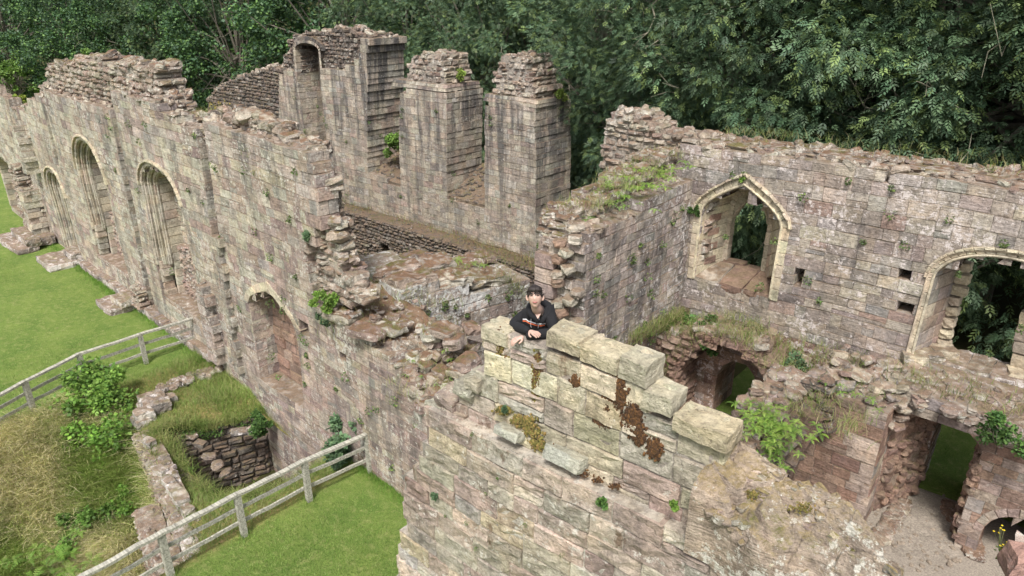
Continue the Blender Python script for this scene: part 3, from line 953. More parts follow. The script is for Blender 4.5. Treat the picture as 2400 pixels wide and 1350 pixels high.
# scars of torn-off buttresses: rubble backs
m = MB()
for a in (sc2, sc1, sc0):
    fill(m, W1, [(a.sL - .05, a.z0), (a.sR + .05, a.z0), (a.sR + .05, a.za + .1), (a.sL - .05, a.za + .1)], .5, .2, (), dict(RUB, bw=(.12, .25), jit=.09), 'dark', ends=False)
m.build('buttress_scar', M['rubble'], w1)
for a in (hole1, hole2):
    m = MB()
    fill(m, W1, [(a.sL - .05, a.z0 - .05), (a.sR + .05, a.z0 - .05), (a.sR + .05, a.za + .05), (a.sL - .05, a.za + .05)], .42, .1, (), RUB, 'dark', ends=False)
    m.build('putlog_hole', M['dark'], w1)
# rubble core standing proud of the front leaf
for nm, pts, dd, tk in (('rubble_core', [(98, 300), (92, 205), (112, 190), (112, 158), (170, 152), (178, 140), (232, 138), (240, 158), (262, 155), (290, 148), (358, 152), (366, 178), (372, 205), (388, 235), (400, 262), (455, 300)], .4, .8),
                        ('rubble_core', [(470, 330), (480, 285), (520, 272), (580, 280), (620, 292), (660, 300), (672, 322), (702, 322), (726, 345), (742, 380), (760, 430), (766, 480), (782, 520), (785, 575), (800, 610), (850, 700), (760, 720), (700, 500)], .24, .45)):
    m = MB(); t2 = MB()
    P = W1.poly(pts, dd)
    zmn = min(p[1] for p in P)
    if dd > .5: P = P + [(P[-1][0], 6.6), (P[0][0], 6.4)]
    fill(m, W1, P, dd, tk, (), dict(RUB, ch=(.14, .26), bw=(.18, .5), out=.06, jit=.07, cham=.06), 'rubble', top=(t2, 12, (.16, .4), 'rubble'), rag=.15, seed=21)
    o = m.build(nm, M['rubble'], w1); t2.build('loose_rubble', M['mossy'], o)
# buttress stumps and footings at the foot of the wall
def rough_block(mb, c, size, rz=0.0, col=(.4, .38, .3), n=5, amp=.05, ru=.12, tilt=(0, 0)):
    g = np.linspace(-1, 1, n + 1)
    pts = {}; V = []; Q = []
    for ax in range(3):
        for sg in (-1, 1):
            for i in range(n):
                for j in range(n):
                    q = []
                    for a, b_ in ((i, j), (i + 1, j), (i + 1, j + 1), (i, j + 1)):
                        p = [0, 0, 0]; p[ax] = sg; p[(ax + 1) % 3] = g[a]; p[(ax + 2) % 3] = g[b_]
                        k = tuple(np.round(p, 3))
                        if k not in pts: pts[k] = len(V); V.append(p)
                        q.append(pts[k])
                    if sg < 0: q = q[::-1]
                    Q.append(q)
    V = np.array(V, float)
    U = V / np.linalg.norm(V, axis=1)[:, None]
    L = np.linalg.norm(V, axis=1)[:, None]
    W = V * (1 - ru * (L - 1) ** 1.0 * .8)
    S = np.asarray(size, float) / 2
    W = W * S
    o = Vector((random.uniform(0, 90), random.uniform(0, 90), 0))
    for i in range(len(W)):
        a = mnoise.noise_vector(Vector(W[i]) * 4 + o); b_ = mnoise.noise_vector(Vector(W[i]) * 12 + o)
        W[i] += np.array(a) * amp + np.array(b_) * amp * .5
    Rm = rotm(tilt[0], tilt[1], rz)
    mb.add(W @ Rm.T + np.asarray(c), Q=Q, col=col)

m = MB()
for (x, y, w, dpt, h, z, pal) in ((140, 612, 1.9, 1.3, .32, .1, 'white'), (180, 592, 1.1, .8, .3, .38, 'rubble'), (280, 712, 1.5, 1.2, .3, .1, 'white'), (300, 700, 1.0, .9, .25, .36, 'rubble'), (312, 695, .7, .5, .22, .33, 'white'),
                                  (330, 690, .5, .6, .3, .3, 'rubble'), (40, 570, 3.2, .9, .3, .12, 'white'), (60, 555, 2.6, .6, .35, .4, 'rubble'), (105, 560, .8, .7, .4, .3, 'rubble')):
    m = MB(); c = at(x, y, Z=z)
    rough_block(m, c, (w, dpt, h), rz=math.atan2(W1.u[1], W1.u[0]) + random.uniform(-.05, .05), col=pick(pal), n=6, amp=.06)
    m.build('buttress_base', M['white'], w1)
# plinth course of big pale stones along the foot
m = MB()
s = s_of(W1, 200, 600)
while s < s_of(W1, 470, 780):
    w = random.uniform(.5, 1.0)
    rough_block(m, W1.p(s + w / 2, .12, -.08), (w * .96, .4, .36), rz=math.atan2(W1.u[1], W1.u[0]), col=pick('white', .2), n=4, amp=.05)
    s += w
m.build('plinth', M['white'], w1)
# standing stumps of buttress on the face
for (x, z0, z1, w, pr, pal, st) in ((82, .1, 3.4, .75, .55, 'rubble', RUB), (98, 3.3, 5.3, .5, .5, 'buff', ASH), (112, .1, 2.4, .6, .7, 'buff', ASH), (505, .2, 2.7, .55, .3, 'white', BIG), (540, .3, 4.6, .3, .16, 'buff', ASH), (338, .2, 1.0, .7, .35, 'rubble', RUB)):
    m = MB()
    yy = {82: 480, 98: 430, 112: 540, 505: 760, 540: 700, 338: 690}[x]
    sc = s_of(W1, x, yy)
    fill(m, W1, [(sc - w / 2, z0), (sc + w / 2, z0), (sc + w / 2, z1 - .2), (sc + w * .2, z1), (sc - w * .4, z1 - .1)], -pr, pr + .05, (), dict(st, bw=(.3, .6)), pal, top=(m, 14, (.12, .25), pal), rag=.08)
    m.build('buttress_stump', M['rubble'] if pal == 'rubble' else M['buff'], w1)
# the mass of walling behind the low right-hand end: soil, slabs and tumbled stones
m = MB()
def slope_lumps(m, quad, zq, n, size, pal, kinds=None):
    """lumps over an image quad (tl, tr, br, bl) with heights zq"""
    for _ in range(n):
        u_, v_ = random.random(), random.random()
        x = (1 - v_) * ((1 - u_) * quad[0][0] + u_ * quad[1][0]) + v_ * ((1 - u_) * quad[3][0] + u_ * quad[2][0])
        y = (1 - v_) * ((1 - u_) * quad[0][1] + u_ * quad[1][1]) + v_ * ((1 - u_) * quad[3][1] + u_ * quad[2][1])
        z = (1 - v_) * ((1 - u_) * zq[0] + u_ * zq[1]) + v_ * ((1 - u_) * zq[3] + u_ * zq[2])
        sz = random.uniform(*size)
        lump(m, at(x, y, Z=z), (sz * random.uniform(1, 1.5), sz * random.uniform(.8, 1.1), sz * random.uniform(.5, .75)), pick(pal, .2), kinds=kinds)
slope_lumps(m, [(900, 790), (1080, 780), (1120, 880), (950, 900)], (3.75, 3.7, 3.2, 3.2), 34, (.16, .36), 'rubble')
slope_lumps(m, [(950, 880), (1110, 860), (1060, 955), (990, 960)], (3.3, 3.3, 2.75, 2.75), 34, (.18, .42), 'rubble')
slope_lumps(m, [(760, 700), (960, 690), (1100, 790), (870, 800)], (4.2, 4.1, 3.75, 3.75), 30, (.08, .2), 'white')
for x, y, z, w, h in ((1065, 800, 3.85, .55, .28), (1095, 850, 3.6, .6, .3), (1010, 785, 3.85, .5, .3), (1105, 770, 3.9, .5, .26), (985, 770, 3.85, .3, .2), (880, 745, 4.1, .3, .16), (925, 745, 4.05, .3, .16), (900, 765, 4.0, .25, .12)):
    lump(m, at(x, y, Z=z), (w, w * .8, h), pick('rubble'), tilt=.15)
for _ in range(12):
    q = random.choice([((900, 790), (1110, 880), 3.4), ((770, 700), (1060, 790), 3.95)])
    c = at(random.uniform(q[0][0], q[1][0]), random.uniform(q[0][1], q[1][1]), Z=q[2])
    rough_block(m, c, (random.uniform(.5, .9), random.uniform(.4, .6), .18), rz=random.uniform(-.5, .5), col=pick('rubble'), n=5, amp=.05, ru=.2)
m.build('tumbled_stones', M['mossy'], w1)
m = MB()
nu, nv = 40, 22
g = []
for j in range(nv):
    for i in range(nu):
        u_, v_ = i / (nu - 1), j / (nv - 1)
        s_ = W1.px(745, 705)[0] + (W1.px(1035, 960)[0] + .5 - W1.px(745, 705)[0]) * u_
        zt = float(np.interp(s_, [W1.px(735, 705)[0], W1.px(860, 790)[0], W1.px(940, 870)[0], W1.px(1000, 960)[0]], [4.1, 3.75, 3.3, 2.75]))
        back = .07 + .08 * v_
        z_ = zt + back + .10 * mnoise.noise(Vector((s_ * 1.7, v_ * 3, 4))) + .04 * mnoise.noise(Vector((s_ * 6, v_ * 9, 7)))
        if i in (0, nu - 1) or j in (0, nv - 1): z_ -= .5
        g.append(W1.p(s_, z_, .06 + 1.62 * v_))
gi = np.arange(nu * nv).reshape(nv, nu)
m.add(np.array(g), Q=np.stack([gi[:-1, :-1], gi[:-1, 1:], gi[1:, 1:], gi[1:, :-1]], -1).reshape(-1, 4), col=(.24, .18, .13))
m.build('earth_capping', M['mossy'], w1)

# ================================================================== STEPPED BLOCK OF WALLING BEHIND IT (white lichened face)
M2F = Frame((-11.95, 9.75), (-11.0, 13.5))
m2 = thing('wall_stump', 'broad stepped wall stump with white lichened face and earthy top left of the boy', 'wall', (-12.5, 11.5, -1.1))
mb = MB(); tp = MB()
o2 = [M2F.px(*q) for q in ((925, 690), (1026, 655), (1030, 672), (1097, 664), (1100, 686), (1192, 655))]
o2 = [(0, -1.3), (0, o2[0][1])] + o2 + [(M2F.L, o2[-1][1]), (M2F.L, -1.3)]
def top2(s_): return float(np.interp(s_, [q[0] for q in o2[2:-2]], [q[1] for q in o2[2:-2]]))
fill(mb, M2F, o2, 0, 2.6, (), BIG, 'white', top=(tp, 2.2, (.12, .28), 'rubble'), seed=31)
mb.build('masonry', stone_mat('pale_lichen_face', sw=(.46, .6, .34, .5), lichen=1.6, streak=.5, moss=.85, green=.5, pale=(.62, .62, .60)), m2); tp.build('loose_rubble', M['rubble'], m2)
m = MB()
rzm = math.atan2(M2F.u[1], M2F.u[0])
for s, d, z, w, dp, h, pal in ((.62, .42, .05, 1.15, .8, .26, 'rubble'), (1.7, .42, .04, .95, .85, .24, 'rubble'), (2.75, .5, .03, 1.2, .95, .24, 'rubble'),
                               (.6, 1.1, .10, 1.0, .6, .22, 'white'), (1.6, 1.25, .14, 1.1, .8, .28, 'rubble'), (2.7, 1.4, .06, 1.0, .8, .24, 'rubble'), (1.5, 1.9, .14, .9, .6, .22, 'rubble'), (2.1, 2.0, .2, .9, .6, .24, 'white'), (3.3, 1.7, .05, .8, .7, .22, 'rubble')):
    z = z + top2(s)
    m = MB(); rough_block(m, M2F.p(s, z, d), (w, dp, h), rz=rzm + random.uniform(-.12, .12), col=pick(pal), n=6, amp=.09, tilt=(random.uniform(-.08, .08), random.uniform(-.08, .08)))
    m.build('capping_slab', M['mossy'], m2)

# ================================================================== THE WALL WITH THE THREE TALL PIERS
T = Frame((-45, 20), (-8, 20))
tw = thing('pier_wall', 'tall ruined wall of three streaked stone piers in front of the dark wood', 'wall', (-24, 20.5, 1.2))
mb = MB(); tp = MB()
def tx(x, y): return T.px(x, y)[0]
TZ = 1.15
lowT = [(tx(655, 300), TZ), (tx(655, 300), 3.6), (tx(860, 400), 3.4), (tx(862, 400), 2.8), (tx(945, 430), 2.75), (tx(1045, 440), 2.75), (tx(1050, 450), 2.75), (tx(1138, 480), 2.7), (tx(1255, 500), 2.6), (tx(1255, 500), TZ)]
fill(mb, T, lowT, 0, 2.3, (), ASH, 'tower', top=(tp, 5, (.1, .25), 'dark'), seed=41)
# splayed, weed-grown sills
for x0, x1, zf, zb in ((862, 945, 2.75, 3.9), (1048, 1138, 2.75, 3.8)):
    a, b_ = tx(x0, 440), tx(x1, 440) + .5
    add_hexa(tp, [T.p(a, TZ, .1), T.p(b_, TZ, .1), T.p(b_, TZ, 2.2), T.p(a, TZ, 2.2)], [T.p(a, zf, .1), T.p(b_, zf, .1), T.p(b_, zb, 2.2), T.p(a, zb, 2.2)], (.2, .16, .12))
    for _ in range(110):
        u_ = random.random()
        lump(tp, T.p(random.uniform(a, b_), zf + (zb - zf) * u_, .1 + 2.1 * u_), (.22, .18, .13), pick('dark'))
mb.build('lower_wall', M['tower'], tw); tp.build('window_sill', M['dark'], tw)
PIER = [
    dict(ash=[(655, 400), (655, 168), (700, 172), (760, 165), (820, 158), (845, 130), (845, 96), (868, 92), (860, 130), (858, 250), (860, 400)],
         rub=[(655, 175), (655, 132), (670, 120), (668, 90), (715, 76), (780, 72), (850, 84), (852, 110), (836, 165), (760, 172)], zt=3.3, thick=2.1, top=True),
    dict(ash=[(935, 430), (935, 250), (940, 212), (1045, 214), (1047, 300), (1045, 440)],
         rub=[(950, 222), (948, 185), (950, 148), (962, 135), (985, 127), (1015, 130), (1022, 150), (1032, 180), (1042, 214)], zt=2.2, thick=2.1),
    dict(ash=[(1136, 480), (1135, 300), (1136, 243), (1160, 240), (1255, 252), (1255, 500)],
         rub=[(1146, 246), (1150, 205), (1156, 178), (1162, 140), (1185, 132), (1222, 136), (1228, 170), (1236, 200), (1246, 232), (1250, 250)], zt=2.0, thick=2.15),
]
for i, P in enumerate(PIER):
    op = []
    if i == 0:
        op = [Arch(tx(703, 200) - .1, tx(753, 200), 3.6, T.px(720, 118)[1], T.px(722, 100)[1])]
    A = T.poly(P['ash']); A = [(s, max(z, TZ) if k not in (0, len(A) - 1) else P['zt'] - .4) for k, (s, z) in enumerate(A)]
    m = MB(); t2 = MB()
    fill(m, T, A, 0, P['thick'], op, ASH, 'tower', rag=.025, seed=50 + i, top=(t2, 6, (.1, .22), 'rubble'))
    o = m.build('pier', M['tower'], tw)
    r_ = MB()
    fill(r_, T, T.poly(P['rub']), .22, P['thick'] - .6, op, dict(RUB, ch=(.15, .24), bw=(.16, .42), jit=.05, out=.03), 'dark' if i == 0 else 'rubble', rag=.12, top=(t2, 10, (.12, .3), 'rubble'))
    r_.build('rubble_head', M['rubble'], o)
    t2.build('loose_rubble', M['rubble'], o)
    if op:
        n_ = MB()
        soffit(n_, T, op[0], 0, 1.3, pal='tower', n=6)
        ring(n_, T, op[0], .3, .1, pal='dark', n=7, out=.03, head_only=True)
        nn = n_.build('niche', M['tower'], o)
        backfill(T, op[0], 1.25, 'tower', M['tower'], nn, 'niche_back', st=ASH)
    # set-off band under the rubble head
    if i:
        b_ = MB()
        s0_, s1_ = min(s for s, z in A), max(s for s, z in A)
        zt = max(z for s, z in A)
        for q in range(2):
            s_ = s0_
            while s_ < s1_:
                w = random.uniform(.4, .8); e = min(s1_, s_ + w)
                add_hexa(b_, [T.p(s_, zt - .02 + q * .13, -.015 + q * .08), T.p(e, zt - .02 + q * .13, -.015 + q * .08), T.p(e, zt - .02 + q * .13, 2.0 - q * .05), T.p(s_, zt - .02 + q * .13, 2.0 - q * .05)],
                         [T.p(s_ + .01, zt + .10 + q * .13, 0.0 + q * .1), T.p(e - .01, zt + .10 + q * .13, 0.0 + q * .1), T.p(e - .01, zt + .1 + q * .13, 1.9), T.p(s_ + .01, zt + .1 + q * .13, 1.9)], pick('tower'))
                s_ = e
        b_.build('set_off_course', M['tower'], o)
# lower length joining on the left
m = MB(); t2 = MB()
PL = T.poly([(482, 300), (484, 232), (505, 205), (560, 182), (605, 165), (655, 155)]) + [(tx(656, 300), TZ), (tx(482, 300) - 1.5, TZ)]
ar = Arch(tx(537, 290), tx(622, 290), 1.2, T.px(575, 268)[1], T.px(575, 250)[1])
fill(m, T, PL, .1, 1.6, [ar], dict(RUB, ch=(.14, .24), bw=(.2, .5)), 'dark', top=(t2, 9, (.15, .32), 'rubble'), rag=.15, seed=60)
o = m.build('side_wall', M['dark'], tw); t2.build('loose_rubble', M['rubble'], o)
m = MB(); ring(m, T, ar, .25, .1, pal='dark', n=7, out=.02, head_only=True); soffit(m, T, ar, .1, .8, pal='tower', n=6)
nn = m.build('blind_arch', M['tower'], o); backfill(T, ar, .75, 'red', M['pink'], nn, 'infill')

# low dark rubble wall along its foot
L2 = Frame((-42, 19.1), (-11.5, 19.1))
lw = thing('low_wall', 'low dark rubble wall with an earthy ledge at the foot of the tall piers', 'wall', (-22, 19.5, -1.2))
hol = Arch(L2.px(889, 590)[0], L2.px(914, 590)[0], L2.px(900, 604)[1], L2.px(900, 585)[1], L2.px(900, 570)[1])
mb = MB(); tp = MB()
fill(mb, L2, [(0, -1.3), (0, 1.25), (L2.L, 1.2), (L2.L, -1.3)], 0, 1.2, [hol], dict(RUB, nx=1), 'dark', top=(tp, 3, (.08, .18), 'dark'), seed=61)
mb.build('masonry', M['dark'], lw); tp.build('loose_rubble', M['dark'], lw)
m = MB(); soffit(m, L2, hol, 0, .5, pal='dark', n=5); ring(m, L2, hol, .16, 0, pal='dark', n=5, out=.02, head_only=True)
m.build('drain_arch', M['dark'], lw)

# ================================================================== RANGE WALL WITH THE POINTED WINDOW (right)
W3 = Frame((-11.0, 15), (4.5, 15))
w3 = thing('window_wall', 'long pink and grey ruined wall pierced by a pointed window and a large arch on the right', 'wall', (-3, 15.6, .8))
def p3(x, y, d=0): return W3.px(x, y, d)
a_win = Arch(p3(1638, 560)[0] , p3(1826, 560)[0], p3(1710, 650)[1] - .22, p3(1830, 520)[1] - .12, p3(1735, 430)[1], pointed=True)
a_big = Arch(p3(2160, 740)[0], p3(2160, 740)[0] + 2.5, 3.72, p3(2190, 655)[1], p3(2300, 588)[1])
a_low = Arch(p3(2150, 1150)[0] - .02, p3(2285, 1120)[0], .75, 2.75, 3.25)
a_v = Arch(p3(1672, 930)[0], p3(1772, 930)[0], .75, 1.8, 2.5)
def rh(x, y, w, h):
    s, z = p3(x, y); return Arch(s - w / 2, s + w / 2, z - h / 2, z + h / 2, z + h / 2, rect=True)
holes3 = [rh(1867, 577, .10, .14), rh(1875, 650, .20, .22), rh(2119, 641, .26, .30), rh(2122, 717, .32, .16)]
a_aw = Arch(.0, .1, .75, .8, .9)
_l = Frame((-3.5, 13.75), (5.0, 13.75))
_x = _l.px(2300, 1290)[0] - .08 - 3.5 + 11.0
a_aw = Arch(_x - .02, _x + 1.17, .75, _l.px(2300, 1245)[1], _l.px(2350, 1200)[1] + .08)
out3 = [(p3(1628, 340)[0] - .6, 7.35)] + W3.poly([(1655, 345), (1730, 352), (1830, 362), (1900, 378), (1990, 400), (2080, 418), (2200, 428), (2300, 440), (2400, 452)]) + [(W3.L, 7.4), (W3.L, .6), (W3.px(1628, 340)[0] - .6, .6)]
def pal3(s, z):
    if z < 3.6: return 'red' if random.random() < .8 else 'right'
    return 'white' if z > 6.2 + .5 * math.sin(s) and random.random() < .7 else 'right'
TH3 = 1.15
mb = MB(); tp = MB()
fill(mb, W3, out3, 0, TH3, [a_win, a_big, a_low, a_v, a_aw] + holes3, ASH, pal3, top=(tp, 26, (.10, .26), 'rubble'), rag=.06, seed=71)
mb.build('masonry', stone_mat('range_ashlar', sw=(.47, .6, .34, .52), lichen=1.0, streak=.5, moss=.9, green=.4, pale=(.62, .56, .54)), w3)
tp.build('loose_rubble', M['rubble'], w3)
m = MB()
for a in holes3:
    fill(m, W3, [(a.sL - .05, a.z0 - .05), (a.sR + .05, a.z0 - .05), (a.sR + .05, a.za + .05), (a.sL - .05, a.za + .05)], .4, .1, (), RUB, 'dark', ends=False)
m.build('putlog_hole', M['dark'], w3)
# ragged capping
m = MB()
P = W3.poly([(1640, 335), (1650, 322), (1780, 335), (1900, 350), (2010, 372), (2100, 395), (2200, 402), (2230, 412), (2310, 408), (2400, 420)], .3) + [(W3.L, 7.75), (W3.L, 7.0), (W3.px(1640, 335)[0], 7.0)]
fill(m, W3, P, .28, .85, (), dict(RUB, ch=(.12, .18), bw=(.2, .6), jit=.06, out=.06), 'rubble', top=(m, 16, (.10, .24), 'rubble'), rag=.1, seed=72)
m.build('rubble_capping', M['mossy'], w3)
# rubble peak beyond the corner
m = MB()
P = W3.poly([(1406, 430), (1408, 380), (1412, 330), (1418, 285), (1432, 266), (1478, 264), (1500, 282), (1520, 300), (1545, 308), (1600, 320), (1652, 328), (1652, 420)])
P = [(P[0][0], .6)] + P + [(P[-1][0], .6)]
fill(m, W3, P, .1, 1.0, (), dict(RUB, ch=(.12, .22), bw=(.16, .45), jit=.05), 'rubble', top=(m, 14, (.12, .28), 'rubble'), rag=.1, seed=73)
m.build('rubble_end', M['rubble'], w3)
# pointed window
m = MB()
ring(m, W3, a_win, .20, 0, pal='dress', n=8, out=.035, inn=.15, z0=a_win.z0 - .05)
ring(m, W3, a_win, .07, -.05, pal='dress', n=9, out=.06, off=.17, head_only=True, ch=.025)
tube(m, [W3.p(s, z, -.03) for s, z in a_win.path(.02, 9)], .03, col=pick('dress'), seg=6)
a_in = Arch(a_win.c - .13 - .45, a_win.c - .13 + .45, a_win.z0 + .22, a_win.zs - .12, a_win.za - .30, pointed=True)
a_in0 = Arch(a_in.sL - .06, a_in.sR + .06, a_in.z0, a_in.zs, a_in.za + .07, pointed=True)
def mixd(): pass
soffit(m, W3, a_win, .0, .92, pal='dress', n=8, split=.45, arch2=Arch(a_in.sL - .1, a_in.sR + .1, a_win.z0, a_in.zs, a_in.za + .34, pointed=True))
soffit(m, W3, a_in, .9, 1.15, pal='dress', n=8, split=1)
ring(m, W3, a_in, .30, .92, pal='dress', n=8, out=.01, inn=.2)
o = m.build('window_frame', M['dress'], w3)
# red blocks between the dressed quoins of the splay, sill stones
m = MB()
for k in range(5):
    z = a_win.z0 + .25 + k * .36
    f0, f1 = .28, .72
    sa = a_win.sL; sb = a_in.sL - .1
    c = [W3.p(sa + (sb - sa) * f0 + .012, z, .92 * f0), W3.p(sa + (sb - sa) * f1 + .012, z, .92 * f1), W3.p(sa + (sb - sa) * f1 + .012, z + .2, .92 * f1), W3.p(sa + (sb - sa) * f0 + .012, z + .2, .92 * f0)]
    nn = unit(np.cross(c[1] - c[0], c[3] - c[0]))
    if nn[0] < 0: nn = -nn; c = [c[1], c[0], c[3], c[2]]
    face_stone(m, *c, nn, out=.012, inn=.08, col=pick('red'))
m.build('splay_block', M['pink'], o)
m = MB()
for k, (u0, u1) in enumerate(((0, .33), (.33, .66), (.66, 1.0))):
    s0_, s1_ = a_win.sL + (a_win.sR - a_win.sL) * u0, a_win.sL + (a_win.sR - a_win.sL) * u1
    rough_block(m, W3.p((s0_ + s1_) / 2, a_win.z0 + .02, .45), ((s1_ - s0_) * .98, .95, .25), col=pick('red' if k else 'right'), n=4, amp=.03, tilt=(.22, 0))
rough_block(m, W3.p(a_in.c - .25, a_in.z0 - .05, 1.0), (.55, .3, .22), col=pick('red'), n=4, amp=.03)
rough_block(m, W3.p(a_in.c + .3, a_in.z0 - .09, 1.0), (.5, .3, .2), col=pick('red'), n=4, amp=.03)
m.build('window_sill', M['pink'], o)
# broken tracery: cusps standing in the head
m = MB()
def cusp_plate(pts, d, t=.14):
    n = len(pts)
    A = [W3.p(s, z, d) for s, z in pts]; B = [W3.p(s, z, d + t) for s, z in pts]
    c = np.mean(A, 0); c2 = np.mean(B, 0)
    V = A + B + [c, c2]
    Q = [((i + 1) % n, i, n + i, n + (i + 1) % n) for i in range(n)]
    Tt = [(i, (i + 1) % n, 2 * n) for i in range(n)] + [(n + (i + 1) % n, n + i, 2 * n + 1) for i in range(n)]
    m.add(np.array(V), Q=Q, T=Tt, col=pick('dress'))
cw = a_in.c
def rel(L): return [(cw + x * .85, a_in.zs + z * .72) for x, z in L]
cusp_plate(rel([(-.56, -.25), (-.44, -.2), (-.40, .0), (-.30, .12), (-.36, .2), (-.30, .34), (-.16, .42), (-.02, .35), (.06, .48), (-.02, .62), (-.1, .95), (-.3, .95), (-.56, .5)]), .96)
cusp_plate(rel([(.56, -.25), (.46, -.15), (.42, .08), (.36, .18), (.24, .20), (.30, .34), (.22, .52), (.20, .78), (.34, .8), (.56, .4)]), .96)
for P in ([(-.5, -.2), (-.42, .05), (-.28, .26), (-.2, .36)], [(-.2, .45), (-.25, .65), (-.18, .9)], [(.5, -.2), (.45, .05), (.36, .26)]):
    tube(m, [W3.p(cw + x * .85, a_in.zs + z * .72, .95) for x, z in P], .025, col=pick('dress'), seg=6)
m.build('tracery', M['dress'], o)
# large arch
m = MB()
ring(m, W3, a_big, .10, 0, pal='dress', n=12, out=.03, inn=.1)
ring(m, W3, a_big, .06, -.04, pal='dress', n=12, out=.04, off=.09, head_only=True)
tube(m, [W3.p(s, z, -.02) for s, z in a_big.path(-.02, 12)], .028, col=pick('dress'), seg=6)
tube(m, [W3.p(s, z, -.03) for s, z in a_big.path(.08, 12)], .022, col=pick('dress'), seg=6)
# narrow dressed quoins down the left jamb
a_b2 = Arch(a_big.sL + .28, a_big.sR - .25, a_big.z0, a_big.zs - .05, a_big.za - .2)
soffit(m, W3, a_big, 0, 1.12, pal='right', n=12, split=.36, arch2=a_b2)
o = m.build('archway', M['dress'], w3)
m = MB()
z = a_big.z0
while z < a_big.zs:
    h = random.uniform(.2, .3)
    lump(m, W3.p(a_b2.sL + .08, z + h / 2, 1.1), (.3 * random.uniform(.8, 1.3), .3, h), pick('dress'), rz=0, tilt=.08, kinds=[3, 4])
    z += h
z = a_big.z0 + .1; sx_ = W3.px(2382, 800, 1.0)[0]
while z < a_big.zs + .3:
    h = random.uniform(.22, .34)
    rough_block(m, W3.p(sx_ + .24 - .05 * math.sin(z * 3), z + h / 2, 1.0), (.55, .34, h * .96), col=pick('dress' if random.random() < .6 else 'right'), n=3, amp=.03)
    z += h
for x, y, w in ((2345, 885, .3), (2362, 905, .34), (2385, 925, .4), (2380, 880, .3)):
    s_, z_ = W3.px(x, y, .75)
    rough_block(m, W3.p(s_, z_, .75), (w, .4, .22), rz=.3, col=pick('dress'), n=4, amp=.05)
m.build('broken_jamb', M['dress'], o)
m = MB()
for k in range(6):
    s_ = a_big.sL + .1 + k * .42
    rough_block(m, W3.p(s_ + .2, 3.70, .75), (.44, .9, .16), col=pick('right'), n=4, amp=.04)
for k in range(3):
    rough_block(m, W3.p(a_big.sL + .05 + k * .2, 3.80 + .0 * k, .1 + .3 * k), (.5, .4, .26), rz=.5, col=pick('dress'), n=4, amp=.05)
m.build('archway_sill', M['white'], o)

# ================================================================== CROSS WALL WITH THE FERNS
W4 = Frame((-7.35, 10.8), (-7.35, 14.98))
w4 = thing('cross_wall', 'thick cross wall with ferns along its earthy top joining the pointed window wall', 'wall', (-7.9, 12.8, .8))
mb = MB(); tp = MB()
o4 = [(0, .6), (0.0, 6.2), (.25, 6.45)] + W4.poly([(1440, 512), (1500, 485), (1560, 455), (1622, 420)]) + [(W4.L, 6.6), (W4.L, .6)]
def pal4(s, z): return 'white' if z > 4.6 else ('right' if z > 3.4 else 'red')
fill(mb, W4, o4, 0, 1.15, [Arch(W4.px(1580, 530)[0] - .07, W4.px(1580, 530)[0] + .07, W4.px(1580, 536)[1], W4.px(1580, 526)[1], W4.px(1580, 526)[1] + .02, rect=True)], dict(ASH, ch=(.16, .24), bw=(.2, .45)), pal4, top=(tp, 16, (.12, .3), 'rubble'), rag=.05, seed=81)
mb.build('masonry', stone_mat('cross_wall_ashlar', sw=(.45, .58, .3, .5), lichen=1.0, streak=.62, moss=.9, green=.7, pale=(.58, .54, .52)), w4); tp.build('loose_rubble', M['rubble'], w4)
m = MB()
P = [(.0, 6.2), (.1, 6.55), (1.0, 6.75), (2.2, 6.95), (3.4, 7.15), (4.15, 7.2), (4.15, 6.2)]
fill(m, W4, P, .5, .75, (), dict(RUB, ch=(.12, .2), bw=(.16, .45), jit=.06), 'rubble', top=(m, 20, (.12, .3), 'rubble'), rag=.1, seed=82)
m.build('rubble_core', M['mossy'], w4)
m = MB()
for k in range(34):     # broken end of the wall
    z = 6.3 - k * .16
    lump(m, np.array([-7.45 - random.uniform(0, .55) + (.1 if z < 5 else 0), 10.72 - random.uniform(0, .12), z]), (.3, .3, .2), pick('red' if random.random() < .6 else 'rubble'), tilt=.1)
for k in range(16):
    rough_block(m, np.array([-8.25, 10.72, .9 + k * .32]), (.5, .3, .3), col=pick('pink'), n=3, amp=.02)
m.build('broken_end', M['pink'], w4)

# ================================================================== VAULTED UNDERCROFT REMAINS
uc = thing('undercroft_ruin', 'remains of the vaulted undercroft with broken arches below the pointed window wall', 'ruin', (-3, 12.5, .8))
H1 = Frame((-7.34, 13.9), (-4.0, 13.9))
def ph(x, y): return H1.px(x, y)
a_h = Arch(ph(1582, 900)[0], ph(1822, 920)[0], .7, ph(1600, 895)[1] - .1, ph(1712, 815)[1] + .06, pointed=True)
mb = MB(); tp = MB()
HT = [(0, 2.95), (.6, 3.22), (1.1, 3.48), (1.7, 3.62), (2.3, 3.5), (2.8, 3.22), (3.34, 3.0)]
fill(mb, H1, [(0, .6)] + HT + [(H1.L, .6)], 0, 1.08, [a_h], dict(RUB, ch=(.14, .22), bw=(.16, .4)), 'red', top=(tp, 40, (.1, .3), 'rubble'), rag=.06, seed=91)
mb.build('vault_web', M['red'], uc); tp.build('loose_rubble', M['rubble'], uc)
m = MB(); soffit(m, H1, a_h, 0, 1.0, pal='red', n=7, split=.4)
m.build('vault_arch', M['red'], uc)
m = MB()
soffit(m, W3, a_v, 0, 1.15, pal='red', n=7, split=.4)
m.build('passage_arch', M['red'], uc)
